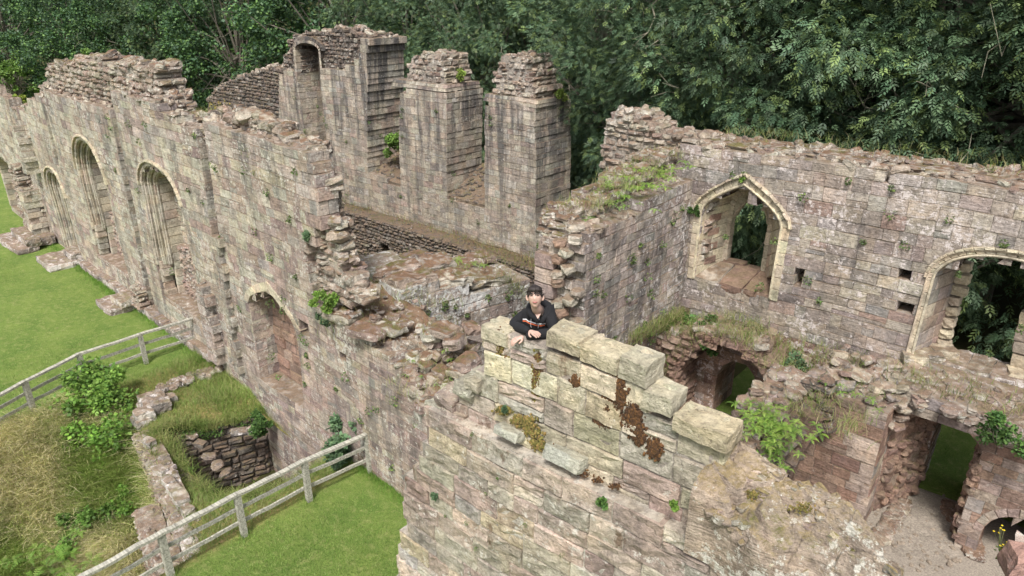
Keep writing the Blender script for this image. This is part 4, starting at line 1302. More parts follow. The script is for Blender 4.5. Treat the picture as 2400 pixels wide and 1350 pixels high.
# spur wall running toward the viewer
S1 = Frame((-3.5, 8.3), (-3.5, 13.2))
mb = MB(); tp = MB()
fill(mb, S1, [(0, .6), (0, 2.9), (1.2, 3.1), (2.2, 3.25), (3.4, 3.5), (S1.L, 3.6), (S1.L, .6)], 0, .68, (), dict(MIX, jit=.03), 'red', top=(tp, 30, (.1, .28), 'rubble'), rag=.06, seed=93)
mb.build('spur_wall', M['red'], uc)
tp = MB()
for _ in range(150):
    yy_ = random.uniform(8.5, 13.2)
    lump(tp, (random.uniform(-4.2, -3.5), yy_, float(np.interp(yy_ - 8.3, [0, 1.2, 2.2, 3.4, 4.9], [2.9, 3.1, 3.25, 3.5, 3.6])) + random.uniform(-.03, .12)), (random.uniform(.14, .36), random.uniform(.14, .3), .15), pick('rubble' if random.random() < .7 else 'white', .2), tilt=.2)
tp.build('broken_top', M['rubble'], uc)
for _ in range(40):   # the torn vault springing
    lump(mb2 := MB() if _ == 0 else mb2, np.array([-3.42 + random.uniform(-.1, .25), random.uniform(10.6, 12.9), random.uniform(2.5, 3.5)]), (.3, .4, .16), pick('dark'), tilt=.3)
tube(mb2, [(-3.25, 11.3, .8), (-3.25, 11.3, 2.6), (-3.35, 11.3, 3.3)], [.11, .11, .2], col=pick('red'), seg=8)
tube(mb2, [(-3.3, 12.2, .8), (-3.3, 12.2, 2.4), (-3.1, 12.3, 3.4)], [.13, .13, .2], col=pick('red'), seg=8)
mb2.build('vault_springer', M['dark'], uc)
# front of the doorway range
LS = Frame((-3.5, 13.1), (-2.03, 13.1))
fill_mb = MB(); tp = MB()
fill(fill_mb, LS, [(0, .6), (0, 3.45), (.6, 3.55), (LS.L, 3.5), (LS.L, .6)], 0, 1.85, (), dict(ASH, bw=(.3, .6)), lambda s, z: 'pink' if s > 1.15 else 'red', top=(tp, 26, (.08, .26), 'rubble'), ends=True, seed=94)
fill_mb.build('springer_wall', M['red'], uc)
LW = Frame((-3.5, 13.75), (5.0, 13.75))
def pl(x, y): return LW.px(x, y)
a_d = Arch(-2.0 + 3.5, pl(2283, 1120)[0], .7, 2.95, pl(2190, 978)[1])
xa = pl(2300, 1290)[0] - .08
a_a = Arch(xa, xa + 1.15, .78, pl(2300, 1245)[1], pl(2350, 1200)[1] + .05)
fill_mb = MB()
fill(fill_mb, LW, [(1.4, .6), (1.4, 3.72), (LW.L, 3.72), (LW.L, .6)], 0, 1.24, [a_d, a_a], dict(ASH, bw=(.3, .7)), lambda s, z: ('right' if z > 3.2 else ('red' if random.random() < .45 else 'pink')), top=(tp, 14, (.08, .24), 'rubble'), ends=False, seed=95)
fill_mb.build('doorway_wall', M['pink'], uc)
for _ in range(190):
    k_ = random.random() ** 2
    lump(tp, np.array([random.uniform(-3.5, 1.6), random.uniform(13.2, 14.95), 3.62 + random.uniform(-.06, .10)]), (.12 + .36 * k_, .12 + .28 * k_, .10 + .16 * k_), pick('right' if random.random() < .7 else 'white', .2), tilt=.22)
tp.build('loose_rubble', M['rubble'], uc)
m = MB()
A2 = Arch(W3.p(a_low.sL, 0)[0] + 3.5, W3.p(a_low.sR, 0)[0] + 3.5, .7, a_low.zs, a_low.za)
soffit(m, LW, a_d, 0, 1.22, pal='red', n=7, split=.4, arch2=A2)
for sgn, xx in ((1, a_d.sL), (-1, a_d.sR)):
    for k in range(70):
        t = random.random()
        z_ = random.uniform(.9, 3.0)
        lump(m, LW.p(xx + ((A2.sL if sgn > 0 else A2.sR) - xx) * t, z_, 1.2 * t), (.16, .26, .18), pick('red'), tilt=.15)
o = m.build('doorway', M['red'], uc)
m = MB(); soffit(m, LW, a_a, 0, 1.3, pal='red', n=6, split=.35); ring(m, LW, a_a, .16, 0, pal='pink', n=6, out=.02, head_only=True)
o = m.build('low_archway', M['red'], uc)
backfill(LW, a_a, 2.2, 'dark', M['dark'], o, 'infill', st=RUB, grow=.3)  # no real blocking: dark stone colour stands in for the shade inside the arch
# remains of ribs spreading from the corner, and worn stones at the wall foot
m = MB()
for _ in range(46):
    lump(m, LW.p(random.uniform(.3, 1.6), random.uniform(3.0, 3.75), -random.uniform(0, .2)), (.3, .3, .12), pick('rubble'), tilt=.3)
for _ in range(60):
    lump(m, at(random.uniform(1870, 1945), random.uniform(890, 1010), Y=12.95), (.26, .3, .12), pick('dark', .25), tilt=.3)
m.build('vault_rib', M['rubble'], uc)
m = MB()
for _ in range(70):
    x = random.uniform(2070, 2150); t = (x - 2070) / 80
    y = 1290 - t * 110 + random.uniform(-15, 15)
    lump(m, at(x - 30, y, Z=.84), (.3, .25, .14), pick('rubble', .2), tilt=.15)
for _ in range(60):
    t = random.random()
    x = 2225 + 70 * t + random.uniform(-16, 10); y = 1180 + 130 * t
    lump(m, at(x, y, Z=.84), (.28, .22, .14), pick('red', .2), tilt=.15)
m.build('wall_footing', M['rubble'], uc)
pv = MB()
for _ in range(60):
    x, y = random.uniform(2100, 2240), random.uniform(1170, 1300)
    sz = random.uniform(.22, .42)
    lump(pv, at(x, y, Z=.80), (sz, sz * .8, .045), (random.uniform(.85, 1.1),) * 3, tilt=.03)
for _ in range(120):
    sz = random.uniform(.03, .12)
    lump(pv, at(random.uniform(2010, 2260), random.uniform(1180, 1340), Z=.81), (sz, sz * .8, sz * .5), (.9, .85, .8))
o = pv.build('worn_paving', M['court'], None); o['kind'] = 'structure'

# ================================================================== FOREGROUND WALL THE BOY LEANS ON
Y0 = 4.36
W0 = Frame((-6.6, Y0), (2.0, Y0))
w0 = thing('parapet_wall', 'thick pale stone wall in the foreground that the boy leans on', 'wall', (-2.5, 4.7, .8))
def p0(x, y, d=0): return W0.px(x, y, d)
LEDGE = 6.68
up = W0.poly([(1132, 770), (1186, 786), (1200, 800), (1268, 812), (1276, 806), (1360, 845), (1440, 885), (1500, 905), (1508, 935), (1565, 968), (1585, 1005), (1640, 1045), (1690, 1082), (1692, 1150), (1700, 1180)])
up = up + [(p0(1700, 1180)[0] + .1, LEDGE), (p0(1035, 955)[0], LEDGE)] + W0.poly([(1040, 935), (1085, 912), (1108, 893), (1142, 888), (1138, 830)])
mb = MB()
def pal0(s, z): return 'cope' if (random.random() < .35 + .4 * float(smooth(7.2, 7.8, z)) and z > 6.6) else 'fore'
FS = dict(BIG, ch=(.19, .27), bw=(.28, .6), nx=5, nz=3, rough=.007, cham=.010, gap=.006, jit=.01)
fill(mb, W0, up, 0, .20, (), FS, pal0, rag=.02, seed=101)
mb.build('parapet', M['fore'], w0)
xl = lambda x, y: p0(x, y, -.13)
lo = [(p0(1700, 1200)[0] - .05, LEDGE), (p0(1700, 1200)[0], 7.12), (6.6 - 1.55, 7.05), (6.6 - 1.07, 6.8), (6.6 - .34, 6.62), (6.6 - .34, .6), (.2, .6)] + [xl(x, y) for x, y in ((880, 1500), (932, 1350), (930, 1290), (945, 1235), (938, 1180), (942, 1140), (972, 1120), (978, 1060), (1000, 1040), (1003, 985), (1015, 968))]
mb = MB()
fill(mb, W0, lo, -.13, .36, (), dict(FS, bw=(.3, .7)), 'fore', rag=.05, seed=102, top=(mb, 1.5, (.05, .12), 'fore'))
mb.build('lower_face', M['fore'], w0)
m = MB()
# worn left nose of the string course and stepped stones above it
for x, y, w, h in ((1028, 962, .30, .2), (1052, 945, .28, .2), (1095, 912, .26, .16), (1118, 900, .2, .14), (1070, 972, .32, .16)):
    c = at(x, y, Y=Y0 - .02)
    rough_block(m, c + np.array([0, .12, 0]), (w, .4, h), col=pick('fore'), n=5, amp=.04)
for x, y, w, h in ((1196, 1012, .30, .10), (1326, 1072, .40, .15)):
    c = at(x, y, Y=Y0 - .1)
    rough_block(m, c, (w, .16, h), col=(.50, .50, .43), n=5, amp=.018, tilt=(-.25, 0))
m.build('string_course', M['cope'], w0)
# coping blocks
COPE = [((1130, 798), (1184, 804), .13, .25, .03), ((1282, 808), (1358, 838), .15, .26, .02), ((1359, 840), (1444, 882), .15, .27, -.02), ((1448, 890), (1514, 905), .20, .27, .0),
        ((1506, 946), (1570, 982), .15, .28, -.02), ((1576, 992), (1697, 1082), .15, .28, .01)]
for i, (a, b_, h, dp, tl) in enumerate(COPE):
    A = at(*a, Y=Y0 - .04); B = at(*b_, Y=Y0 - .04)
    w = B[0] - A[0]
    zc = (A[2] + B[2]) / 2 + h / 2
    m = MB()
    rough_block(m, ((A[0] + B[0]) / 2, Y0 - .05 + dp / 2, zc), (w * 1.02, dp, h), col=pick('cope', .06), n=14, amp=.020, ru=.03, rz=tl * .5, tilt=(.0, 0))
    for q in range(int(w / .09)):       # knobbly weathered crest
        lump(m, ((A[0] + .05 + q * .09), Y0 + dp - .1 + random.uniform(-.05, .0), zc + h / 2 - .02), (.11, .12, .06), pick('cope', .06), tilt=.2)
    m.build('coping_stone', M['cope'], w0)
# broken top to the right
m = MB()
NU, NV = 150, 70
us = np.linspace(0, 1, NU); vs = np.linspace(0, 1, NV)
cells = [(random.uniform(-1.8, -.3), random.uniform(4.12, 4.7), random.uniform(.08, .19), random.uniform(.05, .13), random.uniform(-.5, .3)) for _ in range(40)]
V = []
for j in range(-2, NV + 2):
    v = vs[min(max(j, 0), NV - 1)]
    for i in range(NU):
        x = -1.80 + 1.46 * us[i]
        yf = 4.17 - .03 * math.sin(x * 9); yb = float(np.interp(x, [-1.8, -.8, -.4, -.3], [4.66, 4.58, 4.34, 4.24]))
        zf = float(np.interp(x, [-1.8, -1.6, -1.07, -.3], [7.20, 7.16, 6.86, 6.66])); zb = float(np.interp(x, [-1.8, -.8, -.4, -.3], [7.47, 7.42, 7.26, 7.15]))
        y = yf + (yb - yf) * v
        n1 = mnoise.noise(Vector((x * 3.1, y * 3.6, 2.0))); n2 = mnoise.noise(Vector((x * 9, y * 11, 5.0))); n3 = mnoise.noise(Vector((x * 34, y * 38, 1.0))); n4 = mnoise.noise(Vector((x * 80, y * 80, 3.0)))
        z = zf + (zb - zf) * v ** .85 + .06 * n1 + .025 * n2 + .010 * n3 + .004 * n4
        h = 0.0
        for cx_, cy_, r_, hh, an in cells:
            dx, dy = x - cx_, y - cy_
            a_ = dx * math.cos(an) + dy * math.sin(an); b_2 = -dx * math.sin(an) + dy * math.cos(an)
            q = max(abs(a_) / (r_ * 1.35), abs(b_2) / (r_ * .75)) * .55 + math.hypot(a_ / (r_ * 1.35), b_2 / (r_ * .75)) * .45
            if q < 1: h = max(h, hh * min(1, (1 - q) * 4.5))
        z += h
        if v < .06: z -= (.06 - v) * .9
        if v > .94: z -= (v - .94) * 1.2
        if j < 0: z = zf + j * .22 - .05; y -= .0
        if j >= NV: z = zb - (j - NV + 1) * .5; y += .0
        V.append((x, y, z))
idx = np.arange(len(V)).reshape(NV + 4, NU)
Q = np.stack([idx[:-1, :-1], idx[:-1, 1:], idx[1:, 1:], idx[1:, :-1]], -1).reshape(-1, 4)
col = np.array([.44, .37, .30]) * (1 + .12 * rng.normal(0, 1, (len(V), 1)) * 0)
VV = np.array(V); cc = np.tile(np.array([.38, .31, .25]), (len(V), 1))
cc *= (1 + .25 * np.array([mnoise.noise(Vector((p[0] * 5, p[1] * 5, 9))) for p in V]))[:, None]
m.add(VV, Q=Q, col=cc)
for _ in range(150):
    x = random.uniform(-1.75, -.4); yb = float(np.interp(x, [-1.8, -.8, -.4, -.3], [4.66, 4.58, 4.34, 4.24])); t = random.random()
    z = float(np.interp(x, [-1.8, -1.6, -1.07, -.3], [7.20, 7.16, 6.86, 6.66])) * (1 - t) + t * float(np.interp(x, [-1.8, -.8, -.4, -.3], [7.47, 7.42, 7.26, 7.15]))
    w = random.uniform(.03, .10)
    lump(m, (x, 4.17 + (yb - 4.17) * t, z + .02), (w * 1.5, w, w * .7), pick('fore', .2), tilt=.25)
m.build('broken_top', stone_mat('mossy_broken_stone', mt=(.28, .5), lichen=.95, streak=0, moss=1.0, green=.8, dirt=(.22, .17, .09), bump=1.3), w0)
m = MB()
add_hexa(m, [(-1.75, 4.3, .7), (-.40, 4.3, .7), (-.44, 4.34, .7), (-1.75, 4.6, .7)], [(-1.75, 4.3, 6.7), (-.42, 4.3, 6.55), (-.46, 4.34, 6.55), (-1.75, 4.6, 6.7)], (.3, .25, .2))
add_hexa(m, [(-4.5, 4.95, .7), (-1.6, 4.95, .7), (-1.6, 5.5, .7), (-4.5, 5.5, .7)], [(-4.5, 4.95, 6.62), (-1.6, 4.95, 6.62), (-1.6, 5.5, 6.62), (-4.5, 5.5, 6.62)], (.25, .2, .15))
m.build('wall_core', M['rubble'], w0)
# moss growing on it
def moss_patch(m, pts, n, size, cols, Y=None, spread=(10, 10)):
    for x, y, sx_, sy_ in pts:
        for _ in range(n):
            c = at(x + random.gauss(0, sx_ * .45), y + random.gauss(0, sy_ * .45), Y=Y)
            s_ = random.uniform(*size)
            lump(m, c, (s_, s_ * .55, s_), np.asarray(random.choice(cols)) * random.uniform(.7, 1.3))
m = MB()
RUST = [(.085, .040, .016), (.055, .028, .014), (.12, .058, .02)]
OL = [(.15, .13, .03), (.20, .16, .05), (.11, .10, .025), (.22, .15, .05)]
moss_patch(m, [(1173, 815, 10, 34), (1180, 850, 7, 14)], 300, (.014, .04), RUST + OL, Y=Y0 - .012)
moss_patch(m, [(1258, 870, 10, 40), (1256, 915, 8, 30), (1262, 850, 5, 20)], 420, (.014, .04), OL + RUST, Y=Y0 - .012)
moss_patch(m, [(1438, 910, 22, 30), (1412, 985, 18, 18), (1484, 985, 22, 34), (1350, 895, 10, 12), (1535, 1050, 16, 20), (1452, 930, 14, 26), (1420, 975, 10, 26), (1500, 1020, 12, 20)], 520, (.014, .04), RUST, Y=Y0 - .012)
moss_patch(m, [(1180, 962, 18, 10), (1215, 985, 20, 14), (1245, 1010, 24, 20), (1262, 1040, 18, 18), (1240, 990, 20, 16)], 110, (.012, .035), OL, Y=Y0 - .06)
moss_patch(m, [(1370, 1110, 24, 8), (1400, 1125, 14, 8), (1295, 1050, 10, 8), (1050, 990, 8, 12), (1440, 1140, 20, 7)], 50, (.01, .025), RUST, Y=Y0 - .1)
moss_patch(m, [(1880, 1190, 40, 16), (1830, 1240, 30, 14), (1760, 1160, 20, 14), (1960, 1300, 30, 16), (1900, 1265, 20, 12)], 90, (.008, .022), OL + [(.26, .22, .10)], Y=4.4)
m.build('moss', M['moss'], w0)

# corner of another broken wall at the lower right edge of the view
w5 = thing('wall_stub', 'broken red and white wall top at the lower right corner beside yellow flowers', 'wall', (.9, 3.9, .8))
m = MB()
c = at(2405, 1345, Z=7.55)
F5 = Frame((c[0] + .02, c[1] - .9), (c[0] + .06, c[1] + .3))
F5b = Frame((c[0] + .6, c[1] + .3), (c[0] + .06, c[1] + .3))
fill(m, Frame((c[0] + .0, c[1] - .9), (c[0] + .7, c[1] - .9)), [(0, .7), (0, 7.42), (.7, 7.4), (.7, .7)], 0, 1.2, (), FS, 'fore', seed=130)
m.build('masonry', M['fore'], w5)
m = MB()
rough_block(m, c + np.array([.35, -.1, -.02]), (.9, .7, .22), rz=.15, col=(.36, .22, .18), n=9, amp=.05)
rough_block(m, c + np.array([.12, .2, -.05]), (.4, .25, .2), rz=.1, col=(.42, .34, .3), n=7, amp=.05)
m.build('top_stone', stone_mat('red_top_stone', lichen=.5, streak=0, moss=.1), w5)

# ================================================================== PIT AND TERRACE FOUNDATIONS
pt = thing('sunken_chamber', 'stone-lined sunken pit with grassy rim at the foot of the long wall', 'pit', (-15.3, 7, -2.8))
m = MB()
Pp = PIT
for i, (a, b_) in enumerate([(Pp[4], Pp[0]), (Pp[0], Pp[1])]):
    # faces look into the pit
    fr = Frame(a, b_) if i else Frame(a, b_)
    cen = np.array([-15.2, 7.3, 0])
    if np.dot(cen - fr.P0, fr.n) < 0: fr = Frame(b_, a)
    fill(m, fr, [(0, -2.9), (0, -.78), (fr.L, -.74), (fr.L, -2.9)], 0, .3, (), dict(RUB, nx=1, ch=(.14, .24), bw=(.2, .5)), 'dark', top=(m, 10, (.1, .22), 'dark'), rag=.08)
m.build('pit_lining', M['dark'], pt)
for (x, y, w, pal) in ((1100 / 2.08 + 60, 700 + 640 / 2.08, .34, 'white'), (560, 1012, .4, 'white'), (470, 1040, .3, 'dark'), (490, 1070, .3, 'rubble'), (510, 1090, .34, 'rubble'), (530, 1108, .3, 'rubble'), (450, 1020, .3, 'dark'), (520, 975, .3, 'dark'), (600, 965, .3, 'dark')):
    m = MB(); lump(m, at(x, y, Z=-.66), (w * 1.3, w, w * .5), pick('dark' if random.random() < .5 else 'rubble'), tilt=.15)
    m.build('rim_stone', M['white'], pt)
fl = grid_sheet('pit_floor', np.arange(-18, -12.9, .3), np.arange(5, 9, .3), lambda X, Y: -2.75 + .08 * np.sin(X * 4 + Y * 3), M['soil'])

TF = Frame(TERR_W[0], TERR_W[1])
tr = thing('foundation_wall', 'low foundation wall with pale stones along the grassy terrace edge above the ditch', 'wall', (-15.5, 4.9, -2))
m = MB()
sA = TF.px(318, 1035)[0]; sB = TF.L
fill(m, TF, [(sA, -2.6), (sA, -.30), (sB, -.28), (sB, -2.6)], -.02, .5, (), dict(RUB, nx=1, ch=(.13, .2), bw=(.18, .45), jit=.03), 'rubble', top=(m, 11, (.1, .24), 'white'), rag=.04)
m.build('masonry', M['white'], tr)
for (x, y, w) in ((330, 985, .55), (375, 1105, .3), (395, 1130, .34), (410, 1150, .4), (425, 1170, .45), (350, 1040, .3), (440, 1195, .3), (400, 935, .35), (335, 955, .4)):
    m = MB(); rough_block(m, at(x, y, Z=-.2), (w, w * .7, .24), rz=random.uniform(-.4, .4), col=(.46, .43, .38), n=4, amp=.05)
    m.build('pale_stone', M['white'], tr)
m = MB()   # lower step of the same foundation beside the ditch
F2_ = Frame((-15.9, 4.45), (-12.9, 3.75))
fill(m, F2_, [(0, -2.8), (0, -.85), (F2_.L, -.8), (F2_.L, -2.8)], 0, .55, (), dict(RUB, nx=1), 'rubble', top=(m, 16, (.1, .26), 'rubble'), rag=.05)
m.build('lower_step', M['rubble'], tr)
kb = thing('foundation_corner', 'square corner of a ruined low wall topped with a lichened slab in the terrace grass', 'wall', (-18.2, 6.6, -.3))
m = MB()
for (x, y, w, d, h, z, col) in ((362, 945, .95, .7, .35, -.1, (.28, .25, .23)), (338, 975, .45, .5, .4, -.1, (.50, .47, .42))):
    rough_block(m, at(x, y, Z=z), (w, d, h), rz=-.15, col=col, n=6, amp=.07)
for k in range(34):
    t = random.random()
    lump(m, at(375 + 140 * t + random.uniform(-8, 8), 912 - 48 * t + random.uniform(-7, 7), Z=-.15), (.28, .22, .2), pick('dark' if random.random() < .6 else 'rubble'))
m.build('stonework', M['white'], kb)

# ================================================================== FENCES
def fence(name, label, pts, z, hgt=1.08):
    P = [at(x, y, Z=z) for x, y in pts]
    t = thing(name, label, 'fence', tuple(P[0]))
    for i, p in enumerate(P):
        m = MB()
        d = (P[min(i + 1, len(P) - 1)] - P[max(i - 1, 0)]); rz = math.atan2(d[1], d[0])
        sag = random.gauss(0, .012)
        add_box(m, p + np.array([sag, 0, hgt / 2 - .15]), (.13, .11, hgt + .26), rz, (.4, .38, .33), .004)
        m.build('post', M['wood'], t)
    for i in range(len(P) - 1):
        a, b_ = P[i], P[i + 1]
        d = b_ - a; L = np.linalg.norm(d[:2]); u = d / np.linalg.norm(d); sd_ = np.array([-u[1], u[0], 0])
        if np.dot(sd_, np.array([0, 0, CAMH]) - a) < 0: sd_ = -sd_
        for k, (h, th, wd) in enumerate(((hgt + .02, .06, .12), (hgt * .64, .085, .04), (hgt * .31, .085, .04))):
            m = MB()
            off = sd_ * (.0 if k == 0 else -.075)
            n = 7; V = []; Q = []
            for j in range(n + 1):
                t_ = j / n
                c = a + (b_ - a) * t_ + off + np.array([0, 0, h + random.gauss(0, .005) - .012 * math.sin(math.pi * t_)])
                for (ss, zz) in ((-1, -1), (1, -1), (1, 1), (-1, 1)):
                    V.append(c + sd_ * ss * wd / 2 * random.uniform(.93, 1.05) + np.array([0, 0, zz * th / 2 * random.uniform(.9, 1.05)]))
            Q = [(4 * j + q, 4 * j + (q + 1) % 4, 4 * j + 4 + (q + 1) % 4, 4 * j + 4 + q) for j in range(n) for q in range(4)] + [(3, 2, 1, 0), (4 * n, 4 * n + 1, 4 * n + 2, 4 * n + 3)]
            m.add(V, Q=Q, col=(.4, .38, .33))
            m.build('rail', M['wood'], t)
    return t
fence('rail_fence', 'weathered grey timber fence on the near grass, ending at the long wall under the shrub', [(868, 1107), (726, 1173), (574, 1256), (402, 1352), (212, 1465), (0, 1590)], 0.0)
fence('rail_fence', 'weathered grey timber fence at the far lawn edge, above the long-grass bank', [(470, 808), (343, 851), (203, 900), (80, 968), (-45, 1040), (-200, 1135)], 0.0, .98)

# ================================================================== LONG GRASS, WEEDS AND FERNS
def ground_pts(n, box, cond):
    out = []
    while len(out) < n:
        X = rng.uniform(box[0], box[1], 4000); Y = rng.uniform(box[2], box[3], 4000)
        k = cond(X, Y) > rng.uniform(0, 1, 4000)
        out += list(zip(X[k], Y[k]))
    out = np.array(out[:n])
    return np.column_stack([out, ground_h(out[:, 0], out[:, 1]) - .02])
inpit = lambda X, Y: np.array([inside(PIT, x, y) for x, y in zip(X, Y)])
mb = MB()
P = ground_pts(95000, (-21.3, -12.6, -1.5, 5.9), lambda X, Y: bank_amount(X, Y) * (1 - .75 * smooth(-16.2, -15, X)))
dn = np.sin(P[:, 0] * 1.3 + P[:, 1] * .7) * .5 + np.sin(P[:, 1] * 2.1 - P[:, 0] * .4) * .5 + rng.normal(0, .35, len(P))
dry = dn > -.15
blades(mb, P[dry], .52, .016, .8, 3, [(.74, .66, .40), (.60, .57, .28), (.42, .48, .16), (.72, .64, .42)], az=-.9, curve=1.0)
blades(mb, P[~dry], .44, .018, .7, 3, [(.20, .31, .06), (.27, .37, .09), (.34, .38, .13)], az=-.9, curve=1.0)
tag(mb.build('long_grass', M['grass']), 'dry and green long grass on the bank below the upper fence', 'grass', kind='stuff')
mb = MB()
P = ground_pts(42000, (-21, -12.2, 3.9, 8.9), lambda X, Y: (1 - bank_amount(X, Y)) * (1 - smooth(-12.9, -12.2, X)) * smooth(-21, -20.2, X))
P = P[~inpit(P[:, 0], P[:, 1])]
blades(mb, P, .14, .013, .8, 2, [(.15, .24, .05), (.20, .26, .07), (.27, .26, .12), (.13, .20, .04)])
Q_ = P[(np.abs(P[:, 1] - 8.4) < .7) | (rng.uniform(0, 1, len(P)) < .04)]
blades(mb, Q_, .26, .010, .7, 3, [(.16, .27, .05), (.22, .3, .07), (.3, .3, .12)])
tag(mb.build('terrace_grass', M['grass']), 'short rough grass covering the terrace around the pit', 'grass', kind='stuff')
pe = []
for (xa_, ya_), (xb_, yb_) in ((PIT[4], PIT[0]), (PIT[0], PIT[1]), (PIT[2], PIT[3]), (PIT[3], PIT[4])):
    for _ in range(46):
        t = random.random()
        pe.append((xa_ + (xb_ - xa_) * t, ya_ + (yb_ - ya_) * t))
pe = np.array(pe); PE = np.column_stack([pe, ground_h(pe[:, 0], pe[:, 1])])
mb = MB()
for c in PE:
    k_ = random.choice([0, 0, 1])
    blades(mb, c + rng.normal(0, .10, (34, 3)) * np.array([1, 1, .3]), .30, .013, .9, 3, [(.16, .24, .05), (.11, .17, .04)] if k_ else [(.28, .28, .11), (.2, .25, .07)], curve=1.3)
    if random.random() < .3: leafball(mb, c + np.array([0, 0, -.15]), .2, 60, .06, [(.08, .15, .04), (.12, .2, .05)])
tag(mb.build('pit_edge_growth', M['grass']), 'grass and weeds hanging over the rim of the sunken pit', 'grass', kind='stuff')
mb = MB()    # the mown lawn's own nap
P = np.column_stack([rng.uniform(-12.4, -6, 42000), rng.uniform(2.2, 8.4, 42000), np.full(42000, -.02)])
blades(mb, P, .05, .012, .6, 2, [(.12, .22, .035), (.17, .28, .055), (.25, .32, .10), (.10, .18, .03)])
P = np.column_stack([rng.uniform(-36, -20.8, 40000), rng.uniform(1.5, 9.3, 40000), np.full(40000, -.02)])
blades(mb, P, .05, .014, .6, 2, [(.12, .22, .035), (.17, .28, .055), (.25, .32, .10), (.10, .18, .03)])
P = np.column_stack([rng.uniform(-12.2, -7, 3500), np.zeros(3500), np.full(3500, -.02)]); P[:, 1] = 8.42 + .0534 * (-11.7 - P[:, 0]) - np.abs(rng.normal(0, .14, 3500))
blades(mb, P, .16, .009, .6, 3, [(.12, .24, .03), (.16, .28, .05)])
P = np.column_stack([rng.uniform(-36, -20, 6000), np.zeros(6000), np.full(6000, -.02)]); P[:, 1] = 8.4 + .0534 * (-11.7 - P[:, 0]) - .2 - np.abs(rng.normal(0, .16, 6000))
blades(mb, P, .16, .014, .6, 3, [(.12, .24, .03), (.16, .28, .05)])
for fx, fy in [(868, 1107), (726, 1173), (574, 1256), (402, 1352), (470, 808), (343, 851), (203, 900), (80, 968)]:
    c = at(fx, fy, Z=0)
    blades(mb, c + rng.normal(0, .1, (90, 3)) * np.array([1, 1, 0]), .17, .01, .5, 3, [(.14, .25, .04), (.2, .28, .06)])
P = np.column_stack([rng.uniform(-6, 6, 14000), rng.uniform(16.2, 21, 14000), np.full(14000, .83)])
blades(mb, P, .09, .014, .6, 2, [(.12, .24, .035), (.17, .30, .055), (.10, .2, .03)])
tag(mb.build('lawn_nap', M['grass']), 'mown bright green lawn grass beside the long wall and the fences', 'grass', kind='stuff')

def wall_tufts(name, label, specs, h=.16, w=.007, cols=None, per=40, lean=.8):
    mb = MB()
    for sp in specs:
        c, sp_r, k = sp
        n = int(per * k)
        mb_c = c + rng.normal(0, 1, (n, 3)) * np.asarray(sp_r)
        blades(mb, mb_c, h, w, lean, 3, cols or [(.20, .24, .07), (.28, .27, .12), (.34, .30, .16), (.15, .22, .05)], curve=1.0)
    return tag(mb.build(name, M['grass']), label, 'grass', kind='stuff')

def along(pts, Z=None, Y=None, X=None, n=20, r=(.12, .12, .04), k=1):
    out = []
    for i in range(len(pts) - 1):
        for j in range(n):
            t = (j + random.random()) / n
            x = pts[i][0] * (1 - t) + pts[i + 1][0] * t; y = pts[i][1] * (1 - t) + pts[i + 1][1] * t
            out.append((at(x, y, X=X, Y=Y, Z=Z), r, k))
    return out
wall_tufts('ledge_grass', 'rough grass and weeds along the ledge below the tall piers', along([(760, 460), (900, 500), (1080, 555), (1200, 600), (1290, 640)], Z=1.25, n=22, r=(.2, .3, .03)), .22, .014, [(.14, .20, .04), (.2, .2, .07), (.26, .2, .09), (.20, .12, .06)], per=26)
wall_tufts('sill_grass', 'dry grass and weeds on the sloping sills between the piers',
           along([(880, 400), (900, 450)], Y=20.9, n=14, r=(.5, .4, .12)) + along([(1075, 440), (1100, 480)], Y=20.9, n=16, r=(.4, .4, .12)) + along([(1265, 600), (1290, 620)], Y=19.8, n=10, r=(.3, .3, .1)), .28, .016,
           [(.15, .22, .05), (.25, .25, .1), (.32, .28, .14)], per=40)
H1top = []
for _ in range(120):
    sx_ = random.uniform(0, 3.3); yy_ = random.uniform(13.85, 14.9)
    H1top.append((np.array([-7.34 + sx_, yy_, float(np.interp(sx_, [q[0] for q in HT], [q[1] for q in HT])) + .08]), (.12, .12, .05), .45))
for _ in range(60):
    H1top.append((np.array([random.uniform(-4.1, -2.2), random.uniform(11.5, 14.8), 3.62]), (.1, .1, .04), .5))
for _ in range(40):
    H1top.append((np.array([random.uniform(-2.6, 1.5), random.uniform(13.8, 14.9), 3.78]), (.14, .1, .03), .4))
H1top += [(H1.p(s, z, -.05), (.12, .05, .08), 1) for s, z in a_h.path(.22, 10) if z > a_h.zs - .1 for _ in range(1)]
H1top += along([(1480, 800), (1560, 755), (1610, 735)], X=-7.2, n=16, r=(.1, .15, .08), k=1.2)
H1top += along([(1620, 750), (1760, 820), (1900, 870)], Y=14.8, n=12, r=(.1, .15, .08), k=1)
wall_tufts('vault_grass', 'shaggy grass growing over the broken vault below the pointed window', H1top, .22, .012, [(.15, .20, .05), (.24, .24, .1), (.13, .2, .04), (.30, .26, .14)], per=40)
tops = []
for _ in range(60):
    s_, d_ = random.uniform(.2, 4.0), random.uniform(.1, 1.0)
    tops.append((W4.p(s_, 6.75 + .12 * s_, d_), (.12, .12, .05), .8))
for _ in range(120):
    s_ = random.uniform(4, 15); z_ = 7.75
    tops.append((W3.p(s_, z_, random.uniform(.1, 1.1)), (.1, .1, .03), .35))
for _ in range(110):
    x, y = random.choice([(random.uniform(900, 1110), random.uniform(790, 950)), (random.uniform(760, 1080), random.uniform(700, 790)), (random.uniform(880, 1190), random.uniform(600, 660))])
    tops.append((at(x, y, Z=3.4 if y > 800 else 3.95 if y > 690 else 4.1), (.12, .12, .04), .5))
